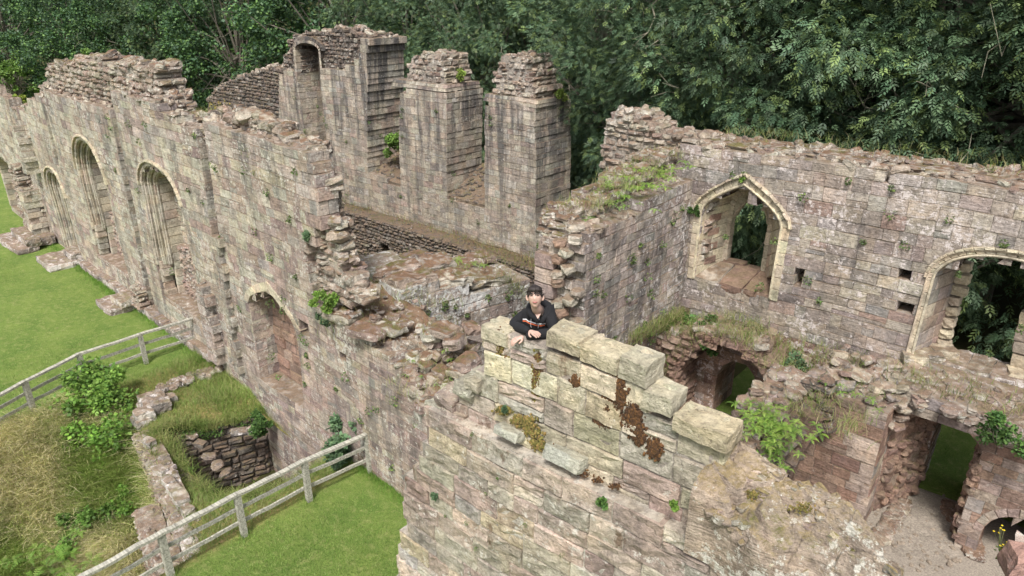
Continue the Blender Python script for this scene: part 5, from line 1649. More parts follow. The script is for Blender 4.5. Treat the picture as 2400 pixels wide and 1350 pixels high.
for _ in range(60):
    u_ = random.random()
    x = 740 + 230 * u_ + random.uniform(-15, 15); y = 640 + 30 * u_ + random.uniform(-50, 60)
    tops.append((at(x, y, Z=4.2), (.15, .15, .04), .9))
tops += along([(400, 262), (460, 270), (520, 265)], Y=9.9, n=12, r=(.2, .2, .05), k=1)
tops += along([(560, 340), (600, 390), (680, 420), (640, 400)], Y=8.62, n=4, r=(.1, .03, .1), k=.4)
tops += along([(1190, 640), (1240, 720)], X=-11.0, n=10, r=(.1, .1, .1), k=1)
wall_tufts('wall_top_grass', 'wisps of dry and green grass growing on the ruined wall tops', tops, .2, .009, None, per=30)

def plant(name, label, cat, c, kind, r, n=7, cols=GREENF, group=None):
    c = np.asarray(c, float)
    t = thing(name, label, cat, tuple(c), group)
    m = MB()
    if kind == 'fern':
        k = max(1, n // 4) if n < 40 else n // 2
        for i in range(k):
            o = rng.normal(0, r * .62, 3) * np.array([1, 1, .22])
            fern(m, c + o, r * (random.uniform(.22, .42) if k > 9 else random.uniform(.4, .65)) if k > 2 else r * .8, 6, cols, up=1.3)
        m.build('frond', M['fern'], t)
    elif kind == 'bush':
        for i in range(n):
            a = rng.normal(0, 1, 3) * np.array([r * .5, r * .5, r * .42])
            tone = random.uniform(.7, 1.3)
            leafball(m, c + a + np.array([0, 0, r * .55]), r * random.uniform(.25, .5), 190, min(.09, r * .13) + .02, [tuple(q * tone for q in cc) for cc in cols], shell=.1)
        m.build('foliage', M['fern'], t)
        m = MB()
        for i in range(6):
            tip = c + np.array([random.gauss(0, r * .5), random.gauss(0, r * .5), r * random.uniform(.6, 1.1)])
            tube(m, [c, (c + tip) / 2 + rng.normal(0, r * .06, 3), tip], [r * .03, r * .02, r * .008], seg=4)
        m.build('stem', M['bark'], t)
    elif kind == 'flower':
        f = MB()
        for i in range(n):
            tip = c + np.array([random.gauss(0, r * .35), random.gauss(0, r * .35), r * random.uniform(.6, 1.2)])
            mid = (c + tip) / 2 + rng.normal(0, r * .05, 3)
            tube(m, [c + rng.normal(0, r * .06, 3) * np.array([1, 1, 0]), mid, tip], [.004, .003, .002], col=(.16, .18, .07), seg=4)
            leafball(m, mid, r * .16, 8, r * .10, [(.16, .22, .06)])
            for q in range(3):
                p = tip + rng.normal(0, r * .07, 3)
                tube(m, [mid, p], [.002, .0015], col=(.2, .2, .1), seg=3)
                K = 9
                for w_ in range(K):
                    a = 2 * math.pi * w_ / K; rr = .008 if r < .3 else .02
                    dd = np.array([[math.cos(a), math.sin(a), .15]]); ss = np.array([[-math.sin(a), math.cos(a), 0]])
                    diamonds(f, np.array([p]), unit(dd), ss, np.array([rr]), np.array([rr * .5]), np.array([[.7, .5, .03]]))
        m.build('stem', M['fern'], t); f.build('petals', M['petal'], t)
    return t
DG = ((.07, .14, .035), (.10, .18, .045), (.05, .11, .03))
BLU = ((.10, .17, .09), (.13, .21, .10), (.08, .14, .07))
LIME = ((.24, .38, .06), (.18, .32, .05), (.30, .42, .09))
SR = W4.p
plant('fern', 'bright fern clump highest on the cross wall, nearest the pointed window wall', 'fern', W4.p(3.0, 7.0, .35), 'fern', .5, 60, LIME)
plant('fern', 'large bright fern clump midway along the top of the cross wall', 'fern', W4.p(2.1, 6.92, .4), 'fern', .48, 60, LIME)
plant('fern', 'fern clump on the near half of the cross wall top, lower edge', 'fern', W4.p(1.3, 6.75, .25), 'fern', .4, 40)
plant('fern', 'single small fern at the broken near end of the cross wall', 'fern', W4.p(.25, 6.5, .3), 'fern', .26, 7)
plant('fern', 'fern in the corner where the cross wall meets the window wall', 'fern', W4.p(4.0, 7.1, .2), 'fern', .26, 7)
plant('fern', 'big mat of bright ferns on the broken spur wall in the undercroft', 'fern', at(1800, 1000, Z=3.65), 'fern', .5, 150, LIME + GREENF)
plant('fern', 'fern clump hanging off the near end of the undercroft spur wall', 'fern', at(1810, 1065, Z=3.35), 'fern', .34, 49)
plant('fern', 'pale fern at the rim of the dark vault, behind the stepped coping', 'fern', at(1700, 985, Z=3.7), 'fern', .34, 14, LIME)
plant('fern', 'fern on the broken vault top below the large arch, left of the others there', 'fern', at(1945, 905, Z=3.8), 'fern', .24, 14)
plant('fern', 'fern hanging on the vault springer just above the dressed corner', 'fern', at(2050, 950, Z=3.75), 'fern', .24, 14)
plant('fern', 'small fern on the springer beside the torn rib', 'fern', at(1995, 935, Z=3.75), 'fern', .18, 7)
plant('shrub', 'dark green shrub at the right haunch of the lower doorway arch', 'shrub', at(2335, 1040, Y=12.95), 'bush', .35, 6, DG)
plant('shrub', 'dark ivy clump on the foliage-hung ledge at the left of the vault arch', 'shrub', at(1600, 790, X=-7.0), 'bush', .38, 8, DG)
plant('shrub', 'dark green weeds above the vault arch beside the cross wall foot', 'shrub', at(1660, 800, Y=14.3), 'bush', .34, 12, DG)
plant('shrub', 'low green bush spilling over the right side of the vault arch', 'shrub', at(1850, 885, Y=14.3), 'bush', .34, 12, BLU)
plant('shrub', 'tiny dark plant rooted at the left springing of the pointed window', 'shrub', at(1622, 500, Y=14.9), 'bush', .17, 4, DG)
plant('shrub', 'small green plant on the point of the window hood', 'shrub', at(1735, 430, Y=14.9), 'bush', .1, 3, GREENF)
plant('shrub', 'bluish green shrub beside the near fence end against the long wall', 'shrub', at(815, 1050, Z=.25), 'bush', .62, 20, BLU)
plant('shrub', 'bushy green plant on the corner where the long wall steps down', 'shrub', at(765, 715, Z=4.2), 'bush', .26, 8, GREENF)
plant('shrub', 'grey green plant hanging down the long wall face under the bushy corner plant', 'shrub', at(765, 755, Y=8.3), 'bush', .2, 5, BLU)
plant('shrub', 'grey green herb on the broken edge of the long wall', 'shrub', at(725, 560, Y=8.5), 'bush', .22, 6, BLU)
plant('grass_tuft', 'tall lime green grass tuft on the earthy top of the long wall', 'grass', at(860, 690, Z=4.3), 'fern', .3, 14, LIME)
plant('fern', 'upright bright fern at the back of the stepped wall stump', 'fern', at(1075, 612, Z=4.15), 'fern', .34, 14, LIME)
plant('fern', 'spreading yellow green fern behind the stepped stump, next to the upright one', 'fern', at(1125, 618, Z=4.05), 'fern', .3, 21, GREENF)
plant('fern', 'small fern on the right front block of the stepped stump', 'fern', at(1100, 645, Z=4.0), 'fern', .2, 7, GREENF)
for lab, x, y, z, r, n in (('fern among tumbled stones, nearest the coping the boy leans on', 1110, 890, 3.1, .18, 7), ('fern between two round stones at the head of the tumbled slope', 1040, 815, 3.7, .22, 14),
                           ('fern on the left of the tumbled slope, the upper of two', 975, 845, 3.5, .2, 7), ('fern on the left of the tumbled slope, the lower of two', 960, 880, 3.3, .2, 14),
                           ('leafy fern in the middle of the tumbled slope', 1025, 900, 3.15, .24, 14), ('fern trailing down the right of the tumbled slope', 1060, 860, 3.4, .24, 14), ('fern low on the tumbled slope above the foreground wall', 1025, 935, 2.95, .22, 14)):
    plant('fern', lab, 'fern', at(x, y, Z=z), 'fern', r, n)
plant('fern', 'green bracken patch in the bottom left corner, right-hand clump', 'bracken', at(215, 1300, Z=-1.6) + 0, 'fern', .55, 21)
plant('fern', 'bracken patch in the very bottom left corner of the view', 'bracken', at(60, 1320, Z=-1.3), 'fern', .6, 28)
plant('fern', 'bracken frond clump between the two bottom left patches', 'bracken', at(150, 1320, Z=-1.5), 'fern', .5, 14)
plant('shrub', 'tall leafy sycamore sapling standing by the terrace corner', 'shrub', at(268, 1075, Z=-1.5), 'bush', .95, 44, ((.12, .24, .04), (.17, .30, .05), (.09, .18, .03)))
plant('shrub', 'leafy sapling crown rising against the upper fence', 'shrub', at(240, 965, Z=-.5), 'bush', .85, 30, ((.16, .28, .05), (.20, .33, .07), (.10, .2, .04)))
plant('shrub', 'low green weeds in the ditch beside the foundation', 'shrub', at(290, 1200, Z=-1.9), 'bush', .4, 12, ((.13, .24, .04), (.09, .18, .03)))
plant('shrub', 'bramble and weeds on the ditch side, bottom left', 'shrub', at(190, 1250, Z=-2.0), 'bush', .5, 14, ((.11, .2, .04), (.08, .16, .03)))
plant('shrub', 'ivy hanging down the far corner of the pit', 'shrub', at(608, 1010, Y=8.1), 'bush', .32, 9, DG)
plant('shrub', 'yellow green sapling rooted on the cliff of masonry at the far left', 'shrub', at(45, 255, Y=10.3), 'bush', .45, 7, ((.28, .32, .05), (.2, .28, .05)))
plant('shrub', 'green bush growing in the gap between the first two piers', 'shrub', at(925, 350, Y=20.6), 'bush', .55, 9, ((.17, .28, .06), (.12, .22, .04)))
plant('shrub', 'small tuft on the shoulder of the middle pier', 'shrub', at(1075, 185, Y=20.8), 'bush', .28, 5, ((.25, .32, .07), (.17, .26, .05)))
plant('shrub', 'small tuft on the shoulder of the right-hand pier', 'shrub', at(1316, 235, Y=21.3), 'bush', .3, 5, ((.25, .32, .07), (.17, .26, .05)))
plant('shrub', 'weeds between the foot of the right-hand pier and the cross wall', 'shrub', at(1280, 600, Y=19.6), 'bush', .6, 10, ((.15, .22, .06), (.1, .16, .04)))
plant('ragwort', 'yellow ragwort flowers on the long wall top near the dip', 'flower', at(518, 275, Y=9.7), 'flower', .35, 14)
plant('ragwort', 'small yellow flowers clinging to the long wall face', 'flower', at(595, 412, Y=8.55), 'flower', .12, 5)
plant('ragwort', 'yellow flowers on the far right of the window wall top', 'flower', at(2325, 412, Y=15.7), 'flower', .22, 6)
plant('ragwort', 'straggly yellow ragwort beside the wall corner at the bottom right', 'flower', at(2350, 1325, Z=7.3), 'flower', .20, 9)
plant('herb', 'small green weed on the foreground wall face', 'herb', at(1410, 1180, Y=4.2), 'bush', .045, 4, DG)
plant('herb', 'small green weed high on the string course moss', 'herb', at(1188, 962, Y=4.3), 'bush', .035, 4, BLU)
plant('herb', 'small grassy weed at the left end of the foreground wall', 'herb', at(1018, 1165, Y=4.2), 'bush', .04, 3, BLU)
plant('herb', 'little green weed on the face below the broken top', 'herb', at(1580, 1190, Y=4.2), 'bush', .04, 3, GREENF)

mb = MB()
for _ in range(150):
    fr, sa_, sb_, za_, zb_ = random.choice([(W1, 14, 27, 2, 7.4), (W1, 22, 31, .5, 3), (W3, 4.0, 14, 3.9, 7.2), (W4, .3, 4, 3, 6.3), (T, 13, 28, 1.5, 6.5), (W0, 1.6, 6, 4.5, 7.5), (M2F, .2, 3.6, 2.5, 4)])
    c = fr.p(random.uniform(sa_, sb_), random.uniform(za_, zb_), -.03 if fr is not W0 else -.16)
    k_ = .22 if fr is W0 else 1
    leafball(mb, c, random.uniform(.04, .12) * k_, 40, .05 * k_, [(.10, .16, .05), (.15, .2, .06), (.08, .12, .05)])
tag(mb.build('wall_weeds', M['fern']), 'tiny weeds rooted in the joints of the ruined walls', 'weeds', kind='stuff')

# ================================================================== THE WOOD
ASHC = ((.085, .145, .078), (.11, .175, .09), (.065, .115, .066), (.16, .22, .08), (.13, .19, .11))
BROC = ((.055, .115, .044), (.08, .15, .052), (.045, .09, .042), (.11, .19, .055), (.065, .12, .068))
BRIC = ((.13, .22, .045), (.17, .27, .06), (.09, .17, .04))
def make_tree(name, label, kind, rad, zc, h, nclump, per, seed, cols, group=None):
    global rng
    keep = rng; rng = np.random.default_rng(seed); random.seed(seed)
    t = thing(name, label, 'tree', (0, 0, 0), group)
    m = MB(); br = MB(); tw = MB()
    R3 = np.array([rad, rad, h / 2])
    cl = []
    while len(cl) < nclump:
        u = unit(rng.normal(0, 1, 3))
        k = rng.uniform(.62, 1.06)
        p = u * R3 * k * (1 + .22 * mnoise.noise(Vector(u * 2.2) + Vector((seed, 0, 0)))) + np.array([0, 0, zc])
        if p[2] < .4: continue
        cl.append((p, u))
    for p, u in cl:
        r = rad * rng.uniform(.15, .27)
        n = int(per * rng.uniform(.6, 1.3))
        v = unit(rng.normal(0, 1, (n, 3)) + u * .7)
        P = p + v * (r * rng.uniform(.35, 1.0, n)[:, None]) * np.array([1, 1, .8])
        # sprays: leaves gather along short shoots
        q = rng.integers(0, n, n); P = P * .72 + P[q // 7 * 7 % n] * .28
        tone = rng.uniform(.72, 1.35)
        cc = [tuple(x * tone for x in c) for c in cols]
        if kind == 'ash': ash_leaves(m, P, v * .8 + u * .5, .215, 3, cc)
        else: broad_leaves(m, P, v + u * .4, .17, cc)
    tube(br, [(0, 0, 0), (.1, 0, zc * .35), (-.1, .1, zc * .8), (0, 0, zc + h * .25)], [.28, .22, .16, .06], col=(.15, .13, .1), seg=7)
    idx = rng.permutation(len(cl))
    for i in idx[:40]:
        p, u = cl[i]
        b0 = np.array([0, 0, zc * rng.uniform(.35, 1.0)])
        mid = (b0 + p) / 2 + rng.normal(0, .3, 3) + np.array([0, 0, .3])
        tube(br, [b0, mid, p], [.09, .05, .02], col=(.15, .13, .1), seg=5)
    for i in idx[: (70 if kind == 'ash' else 22)]:
        p, u = cl[i]
        a = p - u * rad * .15; pts = [a]
        d = unit(u + rng.normal(0, .5, 3))
        for k in range(5):
            d = unit(d + rng.normal(0, .45, 3) + np.array([0, 0, .12 if k > 1 else -.1]))
            pts.append(pts[-1] + d * rad * .085)
        tube(tw, pts, [.022, .02, .016, .012, .009, .005], col=(.3, .28, .2), seg=4)
        for _ in range(2):
            s_ = pts[rng.integers(1, 4)]; d2 = unit(d + rng.normal(0, .8, 3))
            tube(tw, [s_, s_ + d2 * rad * .08, s_ + unit(d2 + rng.normal(0, .5, 3)) * rad * .17], [.012, .009, .004], col=(.3, .28, .2), seg=3)
    m.build('crown', M['leafA'] if kind == 'ash' else M['leafB'], t)
    br.build('trunk', M['bark'], t)
    tw.build('twig', M['twig'], t)
    rng = keep
    return t
def copy_tree(t, label, loc, rz, sc, group=None):
    r = t.copy(); C.objects.link(r)
    for ch in t.children:
        c = ch.copy(); C.objects.link(c); c.parent = r
    r['label'] = label
    if group: r['group'] = group
    r.location = loc; r.rotation_euler = (0, 0, rz); r.scale = (sc, sc, sc)
    return r
ashA = make_tree('ash_tree', 'x', 'ash', 4.6, 6.6, 12.5, 210, 190, 201, ASHC)
ashB = make_tree('ash_tree', 'x', 'ash', 4.4, 6.2, 12.0, 200, 190, 202, ASHC)
broA = make_tree('broadleaf_tree', 'x', 'broad', 4.8, 6.6, 12.6, 200, 210, 203, BROC)
broB = make_tree('broadleaf_tree', 'x', 'broad', 4.5, 6.4, 12.2, 190, 210, 204, BROC)
briA = make_tree('young_tree', 'x', 'broad', 2.2, 2.8, 5.0, 70, 110, 205, BRIC)
first = {}
def put(proto, label, x, y, z, rz, sc, group=None):
    if proto.name not in first:
        first[proto.name] = 1
        proto['label'] = label
        if group: proto['group'] = group
        proto.location = (x, y, z); proto.rotation_euler = (0, 0, rz); proto.scale = (sc, sc, sc)
        return
    LATER.append((proto, label, (x, y, z), rz, sc, group))
LATER = []
def proj_x(x, Y):      # world X at image column x for a point at distance plane Y near camera height
    return at(x, 150, Y=Y)[0]
FRONT = [   # prototype, column in the photo, Y, z, scale, what it looks like
    (broA, 30, 27, -1, 1.25, 'dark broadleaf tree at the far left behind the end of the long wall'),
    (broB, 170, 23, -1, 1.05, 'dark leafy tree rising behind the rubble crest of the long wall'),
    (ashA, 400, 29, -1, 1.15, 'bluish ash tree left of the pier wall, above its low side wall'),
    (broA, 300, 26, -1, 1.0, 'leafy tree above the highest stones of the long wall'),
    (broB, 560, 30, -1, 1.2, 'dark tree directly left of the niche pier'),
    (broA, 800, 32, -1, 1.35, 'bright-leaved tree over the head of the niche pier'),
    (ashB, 960, 31, -.6, 1.15, 'feathery ash behind the gap between the niche pier and the middle pier'),
    (ashA, 1120, 30.5, -.5, 1.15, 'twiggy ash standing between the middle and right-hand piers'),
    (ashB, 1270, 31.5, -.2, 1.1, 'ash with pale bare twigs directly behind the right-hand pier'),
    (ashA, 1400, 31, .4, 1.12, 'dense ash between the right-hand pier and the rubble peak'),
    (ashB, 1560, 26, .6, 1.1, 'ash with tangled pale twigs above the rubble peak'),
    (ashA, 1700, 24, .6, 1.1, 'grey green ash right above the pointed window'),
    (ashB, 1860, 25.5, .7, 1.3, 'ash whose pale twigs hang over the wall right of the pointed window'),
    (ashA, 2040, 27, .7, 1.4, 'ash with upright light shoots above the middle of the window wall'),
    (ashB, 2230, 26, .7, 1.5, 'bright-tipped ash rising left of the large arch'),
    (ashA, 2440, 26.5, .7, 1.5, 'ash tree seen through the large arch on the right'),
    (ashB, 2640, 26, .7, 1.5, 'dark tree at the extreme right, beyond the large arch'),
]
for i, (pr, x, Y, z, sc, lab) in enumerate(FRONT):
    put(pr, lab, proj_x(x, Y), Y + (i % 2) * .6, z, i * 1.37, sc)
for x, Y, lab, z, sc in ((405, 21, 'light green young tree behind the dip in the long wall', -1, .9), (190, 18.5, 'yellow green young tree peeping over the crest of the long wall', 2.8, .75),
                     (20, 18.5, 'light green young tree at the left edge above the far end wall', 1.0, .9)):
    put(briA, lab, proj_x(x, Y) if x != 1740 else -7.4, Y, z, x, sc)
# the far wood: one mass of crowns nobody could tell apart
mb = MB()
for i in range(34):
    row = i // 17; x = -150 + (i % 17) * 172; Y = 37 + row * 7 + random.uniform(-1, 1)
    X_ = proj_x(x, Y); zc = 8 + row * 3.5; rad = 5.2 + row
    for _ in range(120):
        u = unit(rng.normal(0, 1, 3)); p = np.array([X_, Y, zc]) + u * np.array([rad, rad, 8.0]) * rng.uniform(.6, 1.05)
        n = 75; v = unit(rng.normal(0, 1, (n, 3)) + u * .6); tone = rng.uniform(.6, 1.25)
        broad_leaves(mb, p + v * rng.uniform(.3, 1.3, n)[:, None], v + u * .4, .30, [tuple(q * tone for q in c) for c in (BROC if i % 3 else ASHC)])
tag(mb.build('distant_wood', M['leafB']), 'dark mass of wood rising behind the front row of trees', 'wood', kind='stuff')

# ================================================================== THE BOY
def skin_mesh(name, joints, edges, mat, parent, sub=2, root=0, smooth=True):
    me = bpy.data.meshes.new(name)
    off = base_of(parent)
    me.from_pydata([tuple(np.asarray(j[0], float) - off) for j in joints], edges, [])
    o = bpy.data.objects.new(name, me); C.objects.link(o)
    md = o.modifiers.new('skin', 'SKIN')
    for i, j in enumerate(joints):
        r = j[1] if isinstance(j[1], tuple) else (j[1], j[1])
        me.skin_vertices[0].data[i].radius = r
        me.skin_vertices[0].data[i].use_root = (i == root)
    ss = o.modifiers.new('sub', 'SUBSURF'); ss.levels = ss.render_levels = sub
    dg = bpy.context.evaluated_depsgraph_get()
    ev = o.evaluated_get(dg)
    m2 = bpy.data.meshes.new_from_object(ev)
    m2.materials.clear(); m2.materials.append(mat)
    m2.polygons.foreach_set('use_smooth', np.ones(len(m2.polygons), bool))
    o.modifiers.clear(); o.data = m2
    bpy.data.meshes.remove(me)
    o.parent = parent
    return o

M['skin'] = plain_mat('skin', (.47, .31, .25), .55, .04, 8)
M['cloth'] = plain_mat('black_cotton', (.006, .006, .008), .9, .25, 60, .004)
M['hair'] = plain_mat('dark_hair', (.022, .015, .013), .6, .4, 80, .004)
M['wprint'] = plain_mat('white_print', (.75, .75, .75), .7, .03, 20)
M['oprint'] = plain_mat('orange_print', (.75, .16, .06), .7, .05, 20)
M['lips'] = plain_mat('lips', (.34, .12, .11), .5, .05, 20)
M['eye'] = plain_mat('eye_dark', (.03, .02, .02), .4, .05, 20)
M['jeans'] = plain_mat('dark_jeans', (.03, .035, .05), .9, .2, 60)

boy = thing('person', 'boy with short dark hair in a black hoodie, smiling with arms on the wall', 'person', (-3.85, 4.95, 6.62))
def bp(x, y, Y): return at(x, y, Y=Y)
hd = bp(1254, 697, 4.51)          # head centre
neck = bp(1260, 724, 4.58)
chest = bp(1256, 757, 4.66)
shR = bp(1226, 742, 4.64); shL = bp(1286, 735, 4.66)
elR = bp(1200, 763, 4.52); wrR = bp(1240, 777, 4.42)
elL = bp(1300, 780, 4.58); wrL = bp(1231, 788, 4.36)
hip = chest + np.array([-.05, .16, -.50])
up3 = np.array([0, 0, 1.0])
J = [(hip, (.13, .10)), (chest + (hip - chest) * .5, (.145, .105)), (chest, (.15, .105)), (neck + (0, .02, -.035), (.075, .07)),
     (shR, (.072, .075)), ((shR + elR) / 2 + (0, 0, -.005), .062), (elR, .055), ((elR + wrR) / 2 + (0, 0, .004), .05), (wrR, .036),
     (shL, (.072, .075)), ((shL + elL) / 2 + (.01, 0, 0), .062), (elL, .056), ((elL + wrL) / 2, .05), (wrL, .037),
     (hip + (.09, 0, -.1), .09), (hip + (-.09, 0, -.1), .09), (hip + (.10, .05, -.42), .07), (hip + (-.10, .05, -.42), .07)]
ED = [(0, 1), (1, 2), (2, 3), (2, 4), (4, 5), (5, 6), (6, 7), (7, 8), (2, 9), (9, 10), (10, 11), (11, 12), (12, 13), (0, 14), (0, 15), (14, 16), (15, 17)]
skin_mesh('hoodie', J, ED, M['cloth'], boy, 2)
# hood lying round the neck
hm = MB()
c0 = neck + np.array([0, .03, -.035])
e1 = np.array([math.cos(AZ), math.sin(AZ), 0]); e2 = np.array([math.sin(AZ), -math.cos(AZ), 0])
pts = [c0 + e1 * .018 + e2 * .095 + up3 * -.075]
for k in range(13):
    a = -1.15 + (math.pi + 2.3) * k / 12
    pts.append(c0 + e1 * (.088 * math.cos(a)) - e2 * (.085 * math.sin(a)) + up3 * (.012 + .028 * math.sin(a) - .02 * max(0, -math.sin(a))))
pts.append(c0 - e1 * .018 + e2 * .095 + up3 * -.075)
tube(hm, pts, [.015, .026, .032, .036, .042, .046, .048, .050, .048, .046, .042, .036, .032, .026, .015], seg=10)
hm.build('hood', M['cloth'], boy, smooth=True)

# head: one continuous surface with neck, brow, nose, cheeks and chin
yaw = AZ * 1.0 - R(4)
view = unit(np.array([0, 0, CAMH]) - hd)
fwd = unit(np.array([math.sin(yaw), -math.cos(yaw), .46])); rgt = unit(np.cross(np.array([0, 0, 1.0]), fwd)); hup = unit(np.cross(fwd, rgt))
hup = unit(hup + rgt * -.05); rgt = unit(np.cross(hup, fwd))
def hp(x, y, z): return hd + (rgt * x + fwd * y + hup * z) * .86
NS, NR = 36, 30
V = []
for i in range(NR + 1):
    ph_ = math.pi * i / NR
    for k in range(NS):
        th = 2 * math.pi * k / NS
        x, y, z = math.sin(ph_) * math.sin(th), math.sin(ph_) * math.cos(th), math.cos(ph_)
        X_, Y_, Z_ = x * .074, y * .092, z * .115
        if Z_ < 0:                       # jaw taper
            t = -Z_ / .115
            X_ *= 1 - .34 * t ** 1.3; Y_ = Y_ * (1 - .26 * t) + .016 * t
        if y > 0:
            Y_ -= .012 * max(0, 1 - ((Z_ - .018) / .018) ** 2) * max(0, 1 - ((abs(X_) - .031) / .017) ** 2)     # eye sockets
            Y_ += .021 * math.exp(-(X_ / .011) ** 2) * max(0, min(1, (.026 - Z_) / .045)) * (1 if Z_ > -.028 else math.exp(-((Z_ + .028) / .008) ** 2))
            Y_ += .005 * math.exp(-((Z_ + .053) / .010) ** 2 - (X_ / .022) ** 2)      # lips
            Y_ += .007 * math.exp(-((Z_ + .09) / .016) ** 2 - (X_ / .024) ** 2)       # chin
            Y_ += .004 * math.exp(-((Z_ + .012) / .02) ** 2 - ((abs(X_) - .042) / .016) ** 2)
        V.append(hp(X_, Y_, Z_))
Q = [(i * NS + k, (i + 1) * NS + k, (i + 1) * NS + (k + 1) % NS, i * NS + (k + 1) % NS) for i in range(NR) for k in range(NS)]
m = MB(); m.add(V, Q=Q)
tube(m, [hp(0, -.022, -.06), (hp(0, -.03, -.1) + neck) / 2, neck + (0, .02, -.03)], [.043, .046, .058], seg=16)
# throat showing in the V of the neckline
m.add([neck + e1 * .045 + e2 * .03, neck - e1 * .045 + e2 * .03, neck + e2 * .085 - up3 * .06], T=[(0, 1, 2)])
m.build('head', M['skin'], boy, smooth=True)
for sg in (-1, 1):
    m = MB()
    rough = [(0, 0, .028), (.01, -.006, .022), (.016, -.012, .0), (.010, -.006, -.022), (0, 0, -.03)]
    tube(m, [hp(sg * (.070 + a), -.004 + b_, -.004 + c) for a, b_, c in rough], [.006, .010, .012, .010, .005], seg=8)
    m.build('ear', M['skin'], boy, smooth=True)
    m = MB()
    tube(m, [hp(sg * .016, .084, .016), hp(sg * .031, .087, .019), hp(sg * .048, .076, .016)], [.0025, .0045, .002], seg=8)
    m.build('eye', M['eye'], boy, smooth=True)
    m = MB()
    tube(m, [hp(sg * .014, .092, .034), hp(sg * .032, .086, .040), hp(sg * .052, .068, .034)], [.004, .006, .003], seg=8)
    m.build('eyebrow', M['hair'], boy, smooth=True)
m = MB()
tube(m, [hp(-.024, .080, -.048), hp(-.012, .089, -.053), hp(0, .0915, -.0545), hp(.012, .089, -.053), hp(.024, .080, -.048)], [.003, .006, .0065, .006, .003], seg=8)
m.build('mouth', M['lips'], boy, smooth=True)
# hair: a cap with a ragged fringe plus locks
m = MB()
V = []; NRh = 16
for i in range(NRh + 1):
    for k in range(NS):
        th = 2 * math.pi * k / NS
        front = max(0, math.cos(th))
        lim = 1.95 - .88 * front ** 1.5 - .12 * abs(math.sin(th * 9)) * front - (.25 if abs(math.sin(th)) > .93 else 0)
        ph_ = lim * i / NRh
        x, y, z = math.sin(ph_) * math.sin(th), math.sin(ph_) * math.cos(th), math.cos(ph_)
        r = 1.10 + .05 * mnoise.noise(Vector((x * 4, y * 4, z * 4))) + .04 * mnoise.noise(Vector((x * 11, y * 11, z * 3)))
        if i == NRh: r -= .08
        V.append(hp(x * .074 * r, y * .092 * r * 1.0 - .002, z * .115 * r * 1.01 + .004))
Q = [(i * NS + k, (i + 1) * NS + k, (i + 1) * NS + (k + 1) % NS, i * NS + (k + 1) % NS) for i in range(NRh) for k in range(NS)]
m.add(V, Q=Q)
for k in range(46):
    a = random.uniform(-1.15, 1.15); l = random.uniform(.8, 1.2)
    x0, y0_ = math.sin(a), math.cos(a)
    tube(m, [hp(x0 * .05, y0_ * .065, .108), hp(x0 * .076, y0_ * .094, .088), hp(x0 * .080, y0_ * .098, .084 - .028 * l), ], [.008, .008, .002], seg=5)
for k in range(60):
    u = unit(rng.normal(0, 1, 3)); u[2] = abs(u[2]) * .8 + .2; u = unit(u)
    tube(m, [hp(*(u * np.array([.076, .094, .118]))), hp(*(u * np.array([.084, .102, .128]) + rng.normal(0, .008, 3))), hp(*(u * np.array([.088, .104, .126]) + rng.normal(0, .014, 3)))], [.008, .006, .001], seg=5)
m.build('hair', M['hair'], boy, smooth=True)

# hands
def hand(wr, direction, palm_n, side_thumb, curl, name):
    d = unit(np.asarray(direction, float)); n = unit(np.asarray(palm_n, float)); n = unit(n - d * np.dot(n, d)); s = np.cross(d, n) * side_thumb
    J = [(wr, .022), (wr + d * .035, (.030, .017)), (wr + d * .070, (.034, .016))]
    E = [(0, 1), (1, 2)]
    for f, (o, L) in enumerate(((.027, .066), (.009, .074), (-.009, .069), (-.026, .054))):
        b = wr + d * .078 + s * o
        i0 = len(J); J.append((b, .0095)); E.append((2, i0))
        dd = d; p = b
        for k, (fr_, c) in enumerate(((.42, .5), (.32, 1.0), (.26, 1.0))):
            ang = curl * c
            dd = unit(dd * math.cos(ang) + n * math.sin(ang))
            p = p + dd * L * fr_
            J.append((p, .0085 - .001 * k)); E.append((len(J) - 2, len(J) - 1))
    i0 = len(J)
    J += [(wr + d * .03 + s * .032 + n * .006, .011), (wr + d * .055 + s * .046 + n * .014, .0095), (wr + d * .078 + s * .044 + n * .020, .008)]
    E += [(1, i0), (i0, i0 + 1), (i0 + 1, i0 + 2)]
    return skin_mesh(name, J, E, M['skin'], boy, 1)
hand(wrL + np.array([-.012, -.006, 0]), unit(wrL - elL) * 1.0 + np.array([0, -.35, -.35]), (0, .2, -1), 1, .5, 'hand')
hand(wrR + np.array([.008, -.002, .012]), unit(wrR - elR) + np.array([.35, -.02, -.10]), (0, .2, -1), -1, .18, 'hand')

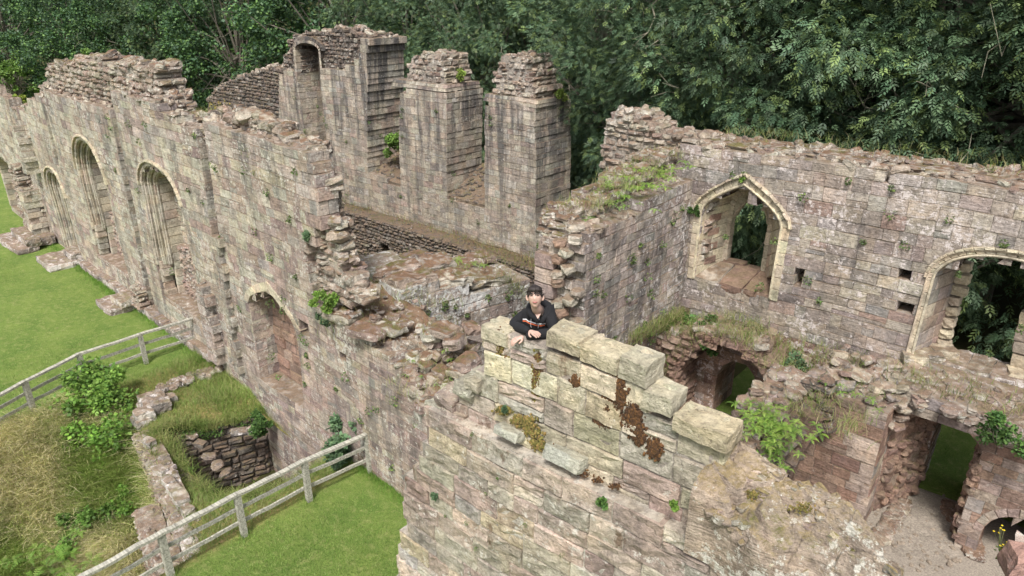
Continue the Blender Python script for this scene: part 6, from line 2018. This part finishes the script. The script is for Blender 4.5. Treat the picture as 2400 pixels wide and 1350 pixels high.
# chest print: two stripes, small lettering, drawstrings, all lying just off the cloth
hoodie = [o for o in boy.children if o.name.startswith('hoodie')][0]
from mathutils.bvhtree import BVHTree
_vs = [np.array(v.co) + base_of(boy) for v in hoodie.data.vertices]
bvh = BVHTree.FromPolygons([tuple(v) for v in _vs], [tuple(p.vertices) for p in hoodie.data.polygons])
def on_cloth(x, y, off=.004):
    """point on the front of the hoodie straight out from the chest"""
    c = at(x, y, Y=4.2)
    o = Vector((0, 0, CAMH)); d = (Vector(c) - o).normalized()
    h = bvh.ray_cast(o, d)
    if h[0] is None: return None
    return np.array(h[0]) + np.array(h[1]) * off
def ribbon(name, pts, half, mat):
    V = []
    for x, y in pts:
        a = on_cloth(x, y - half); b_ = on_cloth(x, y + half)
        if a is None or b_ is None: continue
        V += [a, b_]
    n = len(V) // 2
    if n < 2: return
    m = MB()
    W_ = np.array(V); B = W_ - view * .003
    Q = [(2 * i, 2 * i + 1, 2 * i + 3, 2 * i + 2) for i in range(n - 1)]
    Qb = [(2 * n + q[3], 2 * n + q[2], 2 * n + q[1], 2 * n + q[0]) for q in Q]
    m.add(np.vstack([W_, B]), Q=Q + Qb)
    m.build(name, mat, boy)
def interp(P, n=14):
    xs_ = np.linspace(P[0][0], P[-1][0], n)
    return [(x, float(np.interp(x, [p[0] for p in P], [p[1] for p in P]))) for x in xs_]
ribbon('white_stripe', interp([(1226, 748), (1235, 748.5), (1237, 752), (1245, 754), (1256, 758), (1266, 759), (1279, 758)]), 1.3, M['wprint'])
ribbon('orange_stripe', interp([(1226, 752), (1235, 752.5), (1239, 757), (1248, 759), (1258, 762.5), (1268, 763), (1276, 762)]), 1.3, M['oprint'])
for P in ([(1247, 735), (1246, 745), (1245, 757), (1245, 764), (1248, 769)], [(1265.5, 734), (1264, 745), (1262, 757), (1262, 764), (1261, 772)]):
    pts = []
    for a, b_ in zip(P[:-1], P[1:]):
        for t in (0, .5):
            q = on_cloth(a[0] + (b_[0] - a[0]) * t, a[1] + (b_[1] - a[1]) * t, .006)
            if q is not None: pts.append(q)
    m = MB(); tube(m, pts, .0032, seg=6); m.build('drawstring', M['wprint'], boy, smooth=True)
m = MB()
for k, strokes in enumerate([[(0, 0, 0, 4), (0, 4, 1.6, 4), (1.6, 4, 1.6, 2.2), (1.6, 2.2, 0, 2.2)], [(0, 4, 0, 0), (0, 0, 1.6, 0), (1.6, 0, 1.6, 4)], [(0, 0, 0, 4), (0, 4, 1, 2), (1, 2, 2, 4), (2, 4, 2, 0)], [(0, 0, .9, 4), (.9, 4, 1.8, 0)]]):
    for x0_, y0_, x1_, y1_ in strokes:
        a = on_cloth(1268.5 + k * 2.6 + x0_ , 753.2 - y0_ * .8); b_ = on_cloth(1268.5 + k * 2.6 + x1_, 753.2 - y1_ * .8)
        if a is not None and b_ is not None: tube(m, [a, b_], .0018, seg=4)
m.build('lettering', M['wprint'], boy)

for proto, label, loc, rz, sc, group in LATER:
    copy_tree(proto, label, loc, rz, sc, group)
